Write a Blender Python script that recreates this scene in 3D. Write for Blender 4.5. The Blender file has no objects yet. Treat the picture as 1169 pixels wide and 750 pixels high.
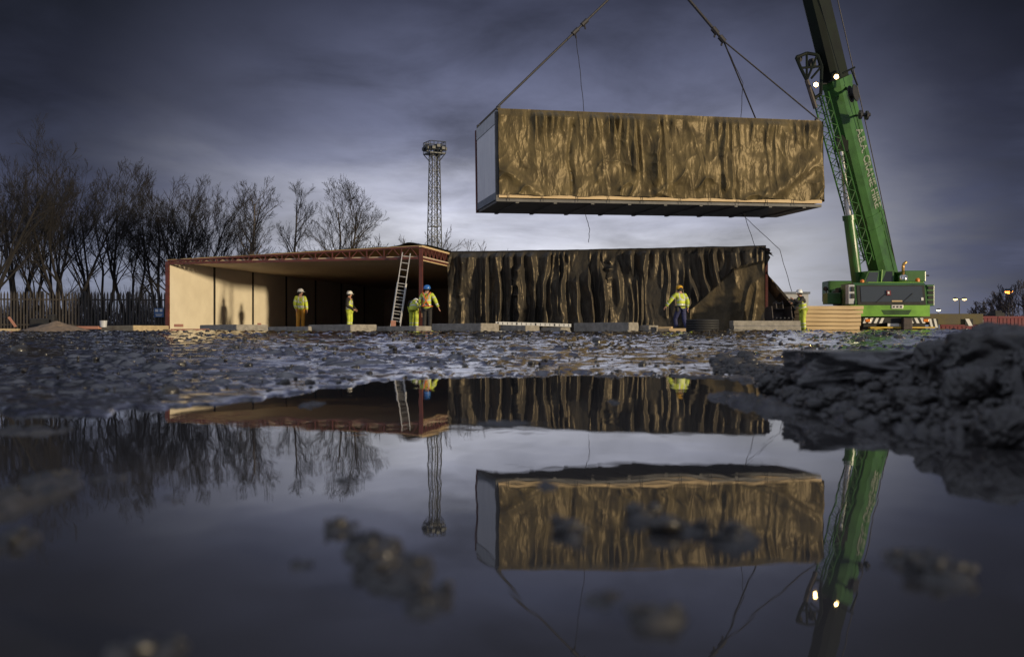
import bpy, bmesh, math, random
import numpy as np
from mathutils import Vector, Matrix, Euler
R = math.radians
PI = math.pi
scene = bpy.context.scene
COL = scene.collection

# ------------------------------------------------------------------ camera maths
F, CX, HY, CAMZ = 1200.0, 584.5, 384.0, 0.17      # focal length in px of an 1169 px wide picture, horizon row, eye height
def at(px, py, D):
    return Vector(((px - CX) / F * D, D, CAMZ + (HY - py) / F * D))
def ground_z(d):
    return 0.26 * min(max((d - 4.4) / 31.6, 0.0), 1.2)

# ------------------------------------------------------------------ helpers
def tag(o, label=None, cat=None, group=None, kind=None):
    if label: o['label'] = label
    if cat: o['category'] = cat
    if group: o['group'] = group
    if kind: o['kind'] = kind
    return o

def empty(name, loc, rz=0.0, label=None, cat=None, group=None):
    o = bpy.data.objects.new(name, None)
    o.empty_display_size = 0.3
    COL.objects.link(o)
    o.location = loc
    o.rotation_euler = (0, 0, rz)
    return tag(o, label, cat, group)

class MB:
    """collects shapes, then links them as one mesh object"""
    def __init__(s):
        s.v, s.f, s.m = [], [], []
        s.mi = 0
    def add(s, verts, faces):
        b = len(s.v)
        s.v.extend([tuple(x) for x in verts])
        for f in faces:
            s.f.append(tuple(b + i for i in f)); s.m.append(s.mi)
    def box(s, c, size, rot=None, bev=0.0):
        hx, hy, hz = size[0] / 2, size[1] / 2, size[2] / 2
        c = Vector(c)
        if bev > 0:
            bm = bmesh.new()
            bmesh.ops.create_cube(bm, size=1.0)
            for v in bm.verts: v.co = Vector((v.co.x * size[0], v.co.y * size[1], v.co.z * size[2]))
            bmesh.ops.bevel(bm, geom=bm.edges[:], offset=bev, segments=2, affect='EDGES', profile=0.6)
            bm.verts.index_update()
            vs = [v.co.copy() for v in bm.verts]
            fs = [[v.index for v in f.verts] for f in bm.faces]
            bm.free()
        else:
            vs = [Vector((x, y, z)) for x in (-hx, hx) for y in (-hy, hy) for z in (-hz, hz)]
            fs = [(0, 1, 3, 2), (4, 6, 7, 5), (0, 4, 5, 1), (2, 3, 7, 6), (0, 2, 6, 4), (1, 5, 7, 3)]
        if rot is not None:
            if not isinstance(rot, Matrix): rot = Euler(rot).to_matrix()
            vs = [rot @ v for v in vs]
        s.add([v + c for v in vs], fs)
    def hexa(s, p):
        """eight corners: bottom four (ccw), then top four"""
        s.add(p, [(3, 2, 1, 0), (4, 5, 6, 7), (0, 1, 5, 4), (1, 2, 6, 5), (2, 3, 7, 6), (3, 0, 4, 7)])
    def bar(s, p, q, r, r2=None, n=8, cap=True):
        p, q = Vector(p), Vector(q)
        r2 = r if r2 is None else r2
        d = (q - p)
        if d.length < 1e-6: return
        d.normalize()
        a = d.orthogonal().normalized(); b = d.cross(a)
        vs = []
        for c, rr in ((p, r), (q, r2)):
            for k in range(n):
                t = 2 * PI * k / n
                vs.append(c + (a * math.cos(t) + b * math.sin(t)) * rr)
        fs = [(k, (k + 1) % n, n + (k + 1) % n, n + k) for k in range(n)]
        if cap: fs += [tuple(range(n - 1, -1, -1)), tuple(range(n, 2 * n))]
        s.add(vs, fs)
    def beam(s, p, q, w, h, up=(0, 0, 1)):
        """rectangular bar from p to q; h along up"""
        p, q = Vector(p), Vector(q)
        d = (q - p).normalized(); u = Vector(up)
        x = d.cross(u)
        if x.length < 1e-4: x = d.orthogonal()
        x.normalize(); u = x.cross(d).normalized()
        vs = []
        for c in (p, q):
            for sx, su in ((-1, -1), (1, -1), (1, 1), (-1, 1)):
                vs.append(c + x * (w / 2 * sx) + u * (h / 2 * su))
        s.hexa(vs)
    def tube(s, pts, r, n=6):
        pts = [Vector(p) for p in pts]
        rs = r if isinstance(r, (list, tuple)) else [r] * len(pts)
        vs = []; a = None
        for i, p in enumerate(pts):
            d = (pts[min(i + 1, len(pts) - 1)] - pts[max(i - 1, 0)]).normalized()
            if a is None: a = d.orthogonal().normalized()
            a = (a - d * a.dot(d))
            a = a.normalized() if a.length > 1e-5 else d.orthogonal().normalized()
            b = d.cross(a)
            for k in range(n):
                t = 2 * PI * k / n
                vs.append(p + (a * math.cos(t) + b * math.sin(t)) * rs[i])
        fs = []
        for i in range(len(pts) - 1):
            for k in range(n):
                fs.append((i * n + k, i * n + (k + 1) % n, (i + 1) * n + (k + 1) % n, (i + 1) * n + k))
        fs += [tuple(range(n - 1, -1, -1)), tuple(range((len(pts) - 1) * n, len(pts) * n))]
        s.add(vs, fs)
    def lathe(s, prof, c, n=20, axis=None, caps=True):
        """prof: list of (r, h)"""
        c = Vector(c)
        M = Matrix.Identity(3)
        if axis is not None:
            M = Vector(axis).normalized().to_track_quat('Z', 'Y').to_matrix()
        vs = []
        for r, h in prof:
            for k in range(n):
                t = 2 * PI * k / n
                vs.append(c + M @ Vector((r * math.cos(t), r * math.sin(t), h)))
        fs = []
        for i in range(len(prof) - 1):
            for k in range(n):
                fs.append((i * n + k, i * n + (k + 1) % n, (i + 1) * n + (k + 1) % n, (i + 1) * n + k))
        if caps:
            fs += [tuple(range(n - 1, -1, -1)), tuple(range((len(prof) - 1) * n, len(prof) * n))]
        s.add(vs, fs)
    def prism(s, poly, ext):
        """poly: 3-D points; ext: vector"""
        poly = [Vector(p) for p in poly]; e = Vector(ext); n = len(poly)
        s.add(poly + [p + e for p in poly],
              [tuple(range(n - 1, -1, -1)), tuple(range(n, 2 * n))] +
              [(k, (k + 1) % n, n + (k + 1) % n, n + k) for k in range(n)])
    def build(s, name, mat, parent=None, off=None, smooth=False):
        me = bpy.data.meshes.new(name)
        v = s.v
        if off is not None:
            ox, oy, oz = off
            v = [(a - ox, b - oy, c - oz) for a, b, c in v]
        me.from_pydata(v, [], s.f)
        mats = mat if isinstance(mat, (list, tuple)) else [mat]
        for m in mats: me.materials.append(m)
        if len(mats) > 1: me.polygons.foreach_set('material_index', s.m)
        if smooth: me.polygons.foreach_set('use_smooth', [True] * len(me.polygons))
        me.update()
        bm = bmesh.new(); bm.from_mesh(me); bmesh.ops.recalc_face_normals(bm, faces=bm.faces[:]); bm.to_mesh(me); bm.free()
        o = bpy.data.objects.new(name, me)
        COL.objects.link(o)
        if parent is not None: o.parent = parent
        return o
    def thing(s, name, mat, label, cat, group=None, origin=None, smooth=False):
        """top-level single-mesh thing with its origin at its base"""
        if origin is None:
            xs = np.array(s.v); lo, hi = xs.min(0), xs.max(0)
            origin = ((lo[0] + hi[0]) / 2, (lo[1] + hi[1]) / 2, lo[2])
        o = s.build(name, mat, None, origin, smooth)
        o.location = origin
        return tag(o, label, cat, group)

def grid_mesh(name, X, Y, Z, mat, parent=None, smooth=True, loc=None):
    """X,Y,Z: arrays (rows, cols)"""
    nr, nc = X.shape
    co = np.stack([X, Y, Z], -1).reshape(-1, 3).astype(np.float32)
    idx = np.arange(nr * nc, dtype=np.int32).reshape(nr, nc)
    q = np.stack([idx[:-1, :-1], idx[:-1, 1:], idx[1:, 1:], idx[1:, :-1]], -1).reshape(-1)
    nf = len(q) // 4
    me = bpy.data.meshes.new(name)
    me.vertices.add(len(co)); me.vertices.foreach_set('co', co.ravel())
    me.loops.add(len(q)); me.loops.foreach_set('vertex_index', q)
    me.polygons.add(nf)
    me.polygons.foreach_set('loop_start', np.arange(0, nf * 4, 4, dtype=np.int32))
    me.polygons.foreach_set('use_smooth', np.full(nf, smooth))
    me.update(calc_edges=True)
    me.materials.append(mat)
    o = bpy.data.objects.new(name, me); COL.objects.link(o)
    if parent is not None: o.parent = parent
    if loc is not None: o.location = loc
    return o

# ------------------------------------------------------------------ numpy noise
_rng = np.random.RandomState(7)
_perm = _rng.permutation(4096)
_val = _rng.rand(4096)
def vnoise(x, y, seed=0):
    x = np.asarray(x, float); y = np.asarray(y, float)
    xi = np.floor(x).astype(int); yi = np.floor(y).astype(int)
    fx = x - xi; fy = y - yi
    fx = fx * fx * fx * (fx * (fx * 6 - 15) + 10); fy = fy * fy * fy * (fy * (fy * 6 - 15) + 10)
    def h(i, j): return _val[_perm[(_perm[(i + seed * 131) & 4095] + j) & 4095]]
    a = h(xi, yi); b = h(xi + 1, yi); c = h(xi, yi + 1); d = h(xi + 1, yi + 1)
    return (a * (1 - fx) + b * fx) * (1 - fy) + (c * (1 - fx) + d * fx) * fy
def fbm(x, y, oct=4, seed=0, gain=0.5):
    t = 0; amp = 1; n = 0
    for k in range(oct):
        t = t + amp * vnoise(x * 2 ** k + 17.3 * k, y * 2 ** k - 9.1 * k, seed + k); n += amp; amp *= gain
    return t / n
def ridge(x, y, seed=0):
    return 1 - np.abs(2 * vnoise(x, y, seed) - 1)
def worley(x, y, seed=0):
    """distance to the nearest scattered point and that point's random number"""
    xi = np.floor(x).astype(int); yi = np.floor(y).astype(int)
    best = np.full(x.shape, 9.0); rid = np.zeros(x.shape)
    for i in (-1, 0, 1):
        for j in (-1, 0, 1):
            a = _perm[(_perm[(xi + i + seed * 131) & 4095] + yi + j) & 4095]
            dx = xi + i + _val[a] - x; dy = yi + j + _val[(a + 977) & 4095] - y
            d = np.sqrt(dx * dx + dy * dy); k = d < best
            best = np.where(k, d, best); rid = np.where(k, _val[(a + 2011) & 4095], rid)
    return best, rid
def lumps(x, y, seed, r0, r1):
    """rounded lumps, height in cell units"""
    x = x + .35 * (fbm(x * 1.7, y * 1.7, 2, seed + 60) - .5); y = y + .35 * (fbm(x * 1.7 + 9, y * 1.7, 2, seed + 61) - .5)
    d, k = worley(x, y, seed); r = r0 + (r1 - r0) * k
    return np.sqrt(np.clip(1 - (d / np.maximum(r, .02)) ** 2, 0, 1)) * r * (r > 0.05)
def sstep(a, b, x):
    t = np.clip((x - a) / (b - a), 0, 1); return t * t * (3 - 2 * t)

# ------------------------------------------------------------------ materials
def new_mat(name):
    m = bpy.data.materials.new(name); m.use_nodes = True
    nt = m.node_tree
    return m, nt, nt.nodes['Principled BSDF']
def N(nt, t, **kw):
    n = nt.nodes.new(t)
    for k, v in kw.items():
        if k.startswith('i_'): n.inputs[k[2:].replace('_', ' ')].default_value = v
        else: setattr(n, k, v)
    return n
def mat(name, c1, c2=None, scale=6.0, rough=0.6, rough2=None, bump=0.0, bscale=None, metal=0.0, spec=0.5, stretch=None, detail=6.0, lo=0.35, hi=0.65, coat=0.0):
    m, nt, bs = new_mat(name)
    tc = N(nt, 'ShaderNodeTexCoord')
    vec = tc.outputs['Object']
    if stretch:
        mp = N(nt, 'ShaderNodeMapping'); mp.inputs['Scale'].default_value = stretch
        nt.links.new(vec, mp.inputs['Vector']); vec = mp.outputs['Vector']
    nz = N(nt, 'ShaderNodeTexNoise', i_Scale=scale, i_Detail=detail, i_Roughness=0.6)
    nt.links.new(vec, nz.inputs['Vector'])
    cr = N(nt, 'ShaderNodeValToRGB')
    cr.color_ramp.elements[0].position = lo; cr.color_ramp.elements[1].position = hi
    c2 = c2 if c2 is not None else tuple(x * 0.75 for x in c1)
    cr.color_ramp.elements[0].color = (*c2, 1); cr.color_ramp.elements[1].color = (*c1, 1)
    nt.links.new(nz.outputs['Fac'], cr.inputs['Fac'])
    nt.links.new(cr.outputs['Color'], bs.inputs['Base Color'])
    bs.inputs['Metallic'].default_value = metal
    bs.inputs['Specular IOR Level'].default_value = spec
    if coat: bs.inputs['Coat Weight'].default_value = coat; bs.inputs['Coat Roughness'].default_value = 0.15
    if rough2 is None: bs.inputs['Roughness'].default_value = rough
    else:
        mr = N(nt, 'ShaderNodeMapRange'); mr.inputs['From Min'].default_value = 0.3; mr.inputs['From Max'].default_value = 0.7
        mr.inputs['To Min'].default_value = rough; mr.inputs['To Max'].default_value = rough2
        nt.links.new(nz.outputs['Fac'], mr.inputs['Value']); nt.links.new(mr.outputs['Result'], bs.inputs['Roughness'])
    if bump:
        nb = N(nt, 'ShaderNodeTexNoise', i_Scale=bscale or scale * 4, i_Detail=5.0)
        nt.links.new(vec, nb.inputs['Vector'])
        b = N(nt, 'ShaderNodeBump', i_Strength=0.9, i_Distance=bump)
        nt.links.new(nb.outputs['Fac'], b.inputs['Height']); nt.links.new(b.outputs['Normal'], bs.inputs['Normal'])
    return m
def emis(name, col, strength):
    m, nt, bs = new_mat(name)
    bs.inputs['Base Color'].default_value = (*[min(1, c) for c in col], 1)
    bs.inputs['Emission Color'].default_value = (*col, 1); bs.inputs['Emission Strength'].default_value = strength
    return m
def glass(name, tint=(0.02, 0.025, 0.03), rough=0.05):
    m, nt, bs = new_mat(name)
    tc = N(nt, 'ShaderNodeTexCoord'); nz = N(nt, 'ShaderNodeTexNoise', i_Scale=3.0)
    nt.links.new(tc.outputs['Object'], nz.inputs['Vector'])
    mr = N(nt, 'ShaderNodeMapRange'); mr.inputs['To Min'].default_value = rough; mr.inputs['To Max'].default_value = rough + 0.15
    nt.links.new(nz.outputs['Fac'], mr.inputs['Value']); nt.links.new(mr.outputs['Result'], bs.inputs['Roughness'])
    bs.inputs['Base Color'].default_value = (*tint, 1)
    bs.inputs['Specular IOR Level'].default_value = 0.7
    return m

def tarp_mat(name, c1, c2, rough=0.42, spec=.45):
    m, nt, bs = new_mat(name)
    tc = N(nt, 'ShaderNodeTexCoord')
    nz = N(nt, 'ShaderNodeTexNoise', i_Scale=1.3, i_Detail=7.0, i_Roughness=0.62)
    nt.links.new(tc.outputs['Object'], nz.inputs['Vector'])
    cr = N(nt, 'ShaderNodeValToRGB'); cr.color_ramp.elements[0].position = 0.36; cr.color_ramp.elements[1].position = 0.62
    cr.color_ramp.elements[0].color = (*c2, 1); cr.color_ramp.elements[1].color = (*c1, 1)
    nt.links.new(nz.outputs['Fac'], cr.inputs['Fac'])
    # woven tapes: fine lines both ways
    wv = N(nt, 'ShaderNodeTexWave', bands_direction='Z', i_Scale=9.0, i_Distortion=0.9, i_Detail=2.0); nt.links.new(tc.outputs['Object'], wv.inputs['Vector'])
    wx = N(nt, 'ShaderNodeTexWave', bands_direction='X', i_Scale=7.0, i_Distortion=1.2, i_Detail=2.0); nt.links.new(tc.outputs['Object'], wx.inputs['Vector'])
    ad = N(nt, 'ShaderNodeMath', operation='ADD'); nt.links.new(wv.outputs['Fac'], ad.inputs[0]); nt.links.new(wx.outputs['Fac'], ad.inputs[1])
    mr = N(nt, 'ShaderNodeMapRange'); mr.inputs['From Max'].default_value = 2.0; mr.inputs['To Min'].default_value = 0.86; mr.inputs['To Max'].default_value = 1.06
    nt.links.new(ad.outputs[0], mr.inputs['Value'])
    mx = N(nt, 'ShaderNodeVectorMath', operation='SCALE'); nt.links.new(cr.outputs['Color'], mx.inputs[0]); nt.links.new(mr.outputs['Result'], mx.inputs['Scale'])
    nt.links.new(mx.outputs['Vector'], bs.inputs['Base Color'])
    bs.inputs['Roughness'].default_value = rough
    bs.inputs['Specular IOR Level'].default_value = spec; bs.inputs['Specular Tint'].default_value = (1.0, 0.80, 0.52, 1)
    # creases
    mp = N(nt, 'ShaderNodeMapping'); mp.inputs['Scale'].default_value = (1.5, 1.5, 0.8); nt.links.new(tc.outputs['Object'], mp.inputs['Vector'])
    def ridged(scale, det, dis):
        cn = N(nt, 'ShaderNodeTexNoise', i_Scale=scale, i_Detail=det, i_Roughness=0.45, i_Distortion=0.5); nt.links.new(mp.outputs['Vector'], cn.inputs['Vector'])
        a = N(nt, 'ShaderNodeMath', operation='SUBTRACT'); a.inputs[1].default_value = .5; nt.links.new(cn.outputs['Fac'], a.inputs[0])
        a2 = N(nt, 'ShaderNodeMath', operation='ABSOLUTE'); nt.links.new(a.outputs[0], a2.inputs[0])
        b_ = N(nt, 'ShaderNodeBump', i_Strength=1.0, i_Distance=dis); b_.invert = True; nt.links.new(a2.outputs[0], b_.inputs['Height']); return b_
    b0 = ridged(1.5, 2.0, .10); b1 = ridged(5.0, 2.0, .016); nt.links.new(b0.outputs['Normal'], b1.inputs['Normal'])
    b2 = N(nt, 'ShaderNodeBump', i_Strength=0.25, i_Distance=0.0016); nt.links.new(ad.outputs[0], b2.inputs['Height']); nt.links.new(b1.outputs['Normal'], b2.inputs['Normal'])
    nt.links.new(b2.outputs['Normal'], bs.inputs['Normal'])
    return m

def plank_mat(name, c1, c2, axis='Z', rough=0.65):
    st = {'X': (0.5, 12, 12), 'Y': (12, 0.5, 12), 'Z': (12, 12, 0.5)}[axis]
    return mat(name, c1, c2, scale=1.6, rough=rough, bump=0.004, bscale=3.0, stretch=st, lo=0.3, hi=0.7)

M = {}
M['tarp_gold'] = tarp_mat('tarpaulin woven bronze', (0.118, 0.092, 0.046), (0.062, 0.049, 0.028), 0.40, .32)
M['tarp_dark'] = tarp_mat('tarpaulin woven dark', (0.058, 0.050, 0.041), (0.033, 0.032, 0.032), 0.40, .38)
M['tarp_lap'] = tarp_mat('tarpaulin bronze lap', (0.092, 0.071, 0.042), (0.045, 0.039, 0.030), 0.42, .35)
M['tarp_black'] = tarp_mat('tarpaulin black', (0.03, 0.03, 0.032), (0.015, 0.015, 0.017), 0.45)
M['membrane'] = mat('roof membrane', (0.05, 0.055, 0.06), (0.025, 0.028, 0.03), 3, 0.35, 0.6, bump=0.01)
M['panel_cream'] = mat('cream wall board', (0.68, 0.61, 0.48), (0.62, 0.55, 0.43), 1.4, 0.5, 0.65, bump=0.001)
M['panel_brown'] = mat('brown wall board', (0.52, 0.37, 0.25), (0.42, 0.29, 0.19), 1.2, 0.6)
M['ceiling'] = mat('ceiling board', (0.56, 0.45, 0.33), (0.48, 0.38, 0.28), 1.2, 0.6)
M['joint'] = mat('dark cover strip', (0.02, 0.018, 0.016), None, 4, 0.6)
M['red_steel'] = mat('red oxide steel', (0.115, 0.028, 0.022), (0.065, 0.019, 0.016), 5, 0.5, 0.7, bump=0.001)
M['white_panel'] = mat('white cladding', (0.66, 0.66, 0.70), (0.58, 0.58, 0.63), 2.0, 0.5, bump=0.001, stretch=(3, 3, .4))
M['grey_fascia'] = mat('grey fascia', (0.46, 0.47, 0.50), (0.38, 0.39, 0.42), 3.0, 0.5)
M['grey_base'] = mat('grey base rail', (0.16, 0.18, 0.21), (0.11, 0.12, 0.15), 4.0, 0.5)
M['soffit'] = mat('dark underside', (0.13, 0.125, 0.125), (0.08, 0.078, 0.078), 2.0, 0.6)
M['timber'] = plank_mat('sawn timber', (0.60, 0.44, 0.24), (0.42, 0.29, 0.15), 'X')
M['timber_edge'] = plank_mat('timber strip', (0.66, 0.50, 0.30), (0.48, 0.35, 0.19), 'X')
M['plank_pink'] = plank_mat('reddish plank', (0.42, 0.20, 0.14), (0.30, 0.14, 0.10), 'X')
M['concrete'] = mat('wet concrete', (0.30, 0.275, 0.24), (0.17, 0.155, 0.135), 5.0, 0.55, 0.85, bump=0.012, bscale=14)
M['concrete_warm'] = mat('buff concrete', (0.42, 0.33, 0.20), (0.28, 0.21, 0.12), 5.0, 0.6, 0.85, bump=0.012, bscale=14)
M['green'] = mat('green crane paint', (0.026, 0.112, 0.014), (0.023, 0.062, 0.015), 1.1, 0.32, 0.55, bump=0.0006, coat=0.2, lo=.3, hi=.55)
M['lime'] = mat('sunlit crane green', (0.17, 0.40, 0.03), (0.11, 0.25, 0.025), 1.5, 0.3, 0.45, coat=0.25)  # crane green made brighter: sunlight on the bumper put into the colour
M['boom_dark'] = mat('shaded boom and dark green', (0.005, 0.010, 0.005), (0.004, 0.006, 0.004), 1.5, 0.5, 0.6, spec=.2)  # near-black on the upper boom: shade of its underside put into the colour
M['black'] = mat('black rubber', (0.018, 0.018, 0.019), (0.011, 0.011, 0.012), 6, 0.6, 0.8, bump=0.002)
M['dark_steel'] = mat('dark steel', (0.045, 0.045, 0.05), (0.025, 0.025, 0.028), 5, 0.45, 0.65, metal=0.3)
M['rusty'] = mat('worn bucket steel', (0.075, 0.06, 0.055), (0.035, 0.03, 0.03), 5, 0.4, 0.7, metal=0.4, bump=0.006)
M['chrome'] = mat('chromed rod', (0.75, 0.72, 0.68), (0.65, 0.62, 0.58), 3, 0.12, 0.25, metal=1.0)
M['alu'] = mat('aluminium', (0.62, 0.60, 0.57), (0.48, 0.46, 0.44), 6, 0.35, 0.5, metal=0.55)
M['glass'] = glass('dark glass')
M['glass_blue'] = glass('cab glass', (0.05, 0.06, 0.075), 0.03)
M['white'] = mat('white paint', (0.75, 0.74, 0.70), (0.6, 0.58, 0.54), 8, 0.5)
M['letter'] = mat('pale lettering', (0.25, 0.27, 0.22), (0.16, 0.18, 0.14), 8, 0.5)
M['red'] = mat('red plastic', (0.17, 0.018, 0.028), (0.11, 0.012, 0.02), 3, 0.5, 0.7)
M['amber'] = mat('amber lens', (0.75, 0.22, 0.02), (0.6, 0.17, 0.02), 5, 0.25)
M['brown_beam'] = mat('muddy olive steel', (0.11, 0.09, 0.035), (0.06, 0.045, 0.02), 4, 0.55, 0.8, bump=0.003)
M['yellow'] = mat('yellow paint', (0.62, 0.42, 0.05), (0.4, 0.27, 0.04), 4, 0.6)
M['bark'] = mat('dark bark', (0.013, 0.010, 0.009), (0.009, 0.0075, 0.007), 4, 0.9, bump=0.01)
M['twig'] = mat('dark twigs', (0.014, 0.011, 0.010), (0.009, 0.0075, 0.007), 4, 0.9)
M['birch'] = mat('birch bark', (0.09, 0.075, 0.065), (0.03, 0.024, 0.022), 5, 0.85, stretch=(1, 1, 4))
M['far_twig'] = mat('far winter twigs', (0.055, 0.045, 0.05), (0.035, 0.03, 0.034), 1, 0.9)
M['fence'] = mat('weathered steel pales', (0.055, 0.045, 0.036), (0.032, 0.027, 0.023), 4, 0.6, 0.8)
M['tower'] = mat('dull galvanised steel', (0.06, 0.065, 0.07), (0.035, 0.038, 0.04), 3, 0.5, metal=0.3)
M['sand'] = mat('building sand', (0.25, 0.18, 0.12), (0.16, 0.115, 0.08), 6, 0.9, bump=0.02, bscale=30)
M['blue'] = mat('blue sign face', (0.05, 0.14, 0.33), (0.04, 0.10, 0.26), 5, 0.5)
M['skin'] = mat('skin', (0.48, 0.27, 0.19), (0.42, 0.22, 0.15), 20, 0.5)
M['hivis'] = mat('hi-vis fabric', (0.62, 0.72, 0.07), (0.30, 0.34, 0.05), 5, 0.7, bump=0.008, bscale=11)
M['reflect'] = mat('reflective tape', (0.55, 0.56, 0.54), (0.42, 0.43, 0.42), 14, 0.35)
M['orange_trousers'] = mat('orange yellow waterproofs', (0.72, 0.34, 0.025), (0.55, 0.24, 0.02), 9, 0.55, bump=0.01, bscale=10)
M['navy'] = mat('navy cloth', (0.035, 0.04, 0.12), (0.022, 0.026, 0.075), 9, 0.8, bump=0.008, bscale=11)
M['dark_cloth'] = mat('dark cloth', (0.028, 0.025, 0.024), (0.016, 0.015, 0.015), 9, 0.8, bump=0.008, bscale=11)
M['helmet_white'] = mat('white helmet shell', (0.82, 0.82, 0.80), (0.74, 0.74, 0.72), 9, 0.3)
M['helmet_blue'] = mat('blue helmet shell', (0.03, 0.16, 0.50), (0.025, 0.13, 0.42), 9, 0.3)
M['cap_yellow'] = mat('yellow knitted hat', (0.72, 0.40, 0.03), (0.55, 0.29, 0.02), 30, 0.8, bump=0.01, bscale=50)
M['harness'] = mat('orange harness strap', (0.65, 0.16, 0.03), (0.5, 0.11, 0.03), 12, 0.7)
M['rope'] = mat('steel rope', (0.045, 0.042, 0.045), (0.025, 0.024, 0.026), 20, 0.5, metal=0.4)
M['lamp_warm'] = emis('work lamp glow', (1.0, 0.66, 0.26), 26)
M['lamp_orange'] = emis('sodium lamp glow', (1.0, 0.30, 0.045), 10)
M['lamp_yellow'] = emis('yellow lamp glow', (1.0, 0.66, 0.25), 3.5)
M['lamp_pale'] = emis('pale lamp glow', (1.0, 0.90, 0.62), 3)

# mud: dark soil, wet hollows glossy
def mud_mat(name='wet mud', coat=1.0, k=1.0):
    m, nt, bs = new_mat(name)
    tc = N(nt, 'ShaderNodeTexCoord')
    n1 = N(nt, 'ShaderNodeTexNoise', i_Scale=2.3, i_Detail=9.0, i_Roughness=0.65); nt.links.new(tc.outputs['Object'], n1.inputs['Vector'])
    n2 = N(nt, 'ShaderNodeTexNoise', i_Scale=16.0, i_Detail=3.0, i_Roughness=0.5); nt.links.new(tc.outputs['Object'], n2.inputs['Vector'])
    cr = N(nt, 'ShaderNodeValToRGB')
    cr.color_ramp.elements[0].position = 0.33; cr.color_ramp.elements[0].color = (0.013 * k, 0.0125 * k, 0.0135 * k, 1)
    cr.color_ramp.elements[1].position = 0.70; cr.color_ramp.elements[1].color = (0.040 * k, 0.036 * k, 0.036 * k, 1)
    mixf = N(nt, 'ShaderNodeMath', operation='MULTIPLY_ADD'); mixf.inputs[1].default_value = 0.5
    nt.links.new(n2.outputs['Fac'], mixf.inputs[0])
    h5 = N(nt, 'ShaderNodeMath', operation='MULTIPLY'); h5.inputs[1].default_value = 0.5; nt.links.new(n1.outputs['Fac'], h5.inputs[0])
    nt.links.new(h5.outputs[0], mixf.inputs[2])
    nt.links.new(mixf.outputs[0], cr.inputs['Fac']); nt.links.new(cr.outputs['Color'], bs.inputs['Base Color'])
    mr = N(nt, 'ShaderNodeMapRange'); mr.inputs['From Min'].default_value = 0.38; mr.inputs['From Max'].default_value = 0.62
    mr.inputs['To Min'].default_value = 0.06 if coat > .5 else .25; mr.inputs['To Max'].default_value = 0.24 if coat > .5 else .65
    nt.links.new(n1.outputs['Fac'], mr.inputs['Value']); nt.links.new(mr.outputs['Result'], bs.inputs['Roughness'])
    bs.inputs['Specular IOR Level'].default_value = 0.6
    bs.inputs['Coat Weight'].default_value = coat; bs.inputs['Coat Roughness'].default_value = 0.05 if coat > .5 else .2; bs.inputs['Coat IOR'].default_value = 1.7 if coat > .5 else 1.4
    b = N(nt, 'ShaderNodeBump', i_Strength=0.6, i_Distance=0.0025 if coat > .5 else .006); nt.links.new(n2.outputs['Fac'], b.inputs['Height'])
    nt.links.new(b.outputs['Normal'], bs.inputs['Normal'])
    return m
M['mud'] = mud_mat(); M['spoil'] = mud_mat('dark spoil', .34, .72)
M['clod'] = mat('lumpy mud', (0.030, 0.027, 0.027), (0.010, 0.0095, 0.010), 9, 0.22, 0.6, bump=0.006, bscale=55, coat=0.35)
M['asphalt'] = mat('broken tarmac', (0.085, 0.083, 0.088), (0.035, 0.034, 0.037), 14, 0.18, 0.5, bump=0.006, bscale=60, coat=0.5)

def water_mat():
    m, nt, bs = new_mat('puddle water')
    bs.inputs['Base Color'].default_value = (0.046, 0.044, 0.045, 1)
    bs.inputs['Roughness'].default_value = 0.012
    bs.inputs['IOR'].default_value = 1.36
    tc = N(nt, 'ShaderNodeTexCoord')
    mp = N(nt, 'ShaderNodeMapping'); mp.inputs['Scale'].default_value = (1.0, 0.6, 1.0); nt.links.new(tc.outputs['Object'], mp.inputs['Vector'])
    nz = N(nt, 'ShaderNodeTexNoise', i_Scale=5.0, i_Detail=3.0, i_Roughness=0.5); nt.links.new(mp.outputs['Vector'], nz.inputs['Vector'])
    b = N(nt, 'ShaderNodeBump', i_Strength=1.0, i_Distance=0.0009); nt.links.new(nz.outputs['Fac'], b.inputs['Height'])
    nt.links.new(b.outputs['Normal'], bs.inputs['Normal'])
    return m
M['water'] = water_mat()

# ================================================================== GROUND
SH_PX = [-600, 0, 100, 190, 260, 330, 420, 470, 560, 700, 800, 858, 878, 905, 950, 1000, 1060, 1169, 1300, 1500]
SH_PY = [476, 472, 474, 467, 461, 450, 438, 431, 429, 428, 428, 430, 450, 468, 477, 484, 494, 512, 548, 640]
CR_PX = [860, 880, 920, 1000, 1050, 1080, 1110, 1140, 1169, 1300]
CR_PY = [478, 466, 446, 436, 429, 424, 417, 410, 404, 396]
ISL = [  # px, py, half width, half height (rows), height m
    (395, 603, 30, 9, .006), (425, 627, 42, 16, .012), (455, 655, 52, 24, .016), (490, 690, 38, 22, .014), (415, 645, 22, 18, .008),
    (730, 590, 24, 7, .006), (780, 602, 40, 10, .010), (838, 618, 42, 11, .009), (652, 612, 20, 9, .006), (640, 605, 12, 6, .004),
    (690, 686, 40, 14, .006), (745, 702, 44, 20, .007), (850, 706, 26, 8, .002), (915, 637, 26, 9, .004),
    (1065, 652, 44, 20, .014), (1020, 640, 16, 8, .004), (10, 575, 46, 34, .016), (60, 545, 40, 8, .004), (5, 620, 40, 16, .006),
    (168, 744, 54, 24, .003), (342, 645, 20, 6, .002), (190, 571, 26, 5, .003), (125, 546, 24, 4, .003), (626, 556, 24, 5, .003),
    (357, 462, 16, 4, .006), (405, 547, 30, 4, .002), (840, 455, 34, 6, .02), (868, 462, 36, 9, .03), (30, 492, 60, 5, .006), (790, 430, 30, 2, .006),
    (575, 484, 40, 3, .003), (700, 459, 12, 2, .003)]
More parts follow.
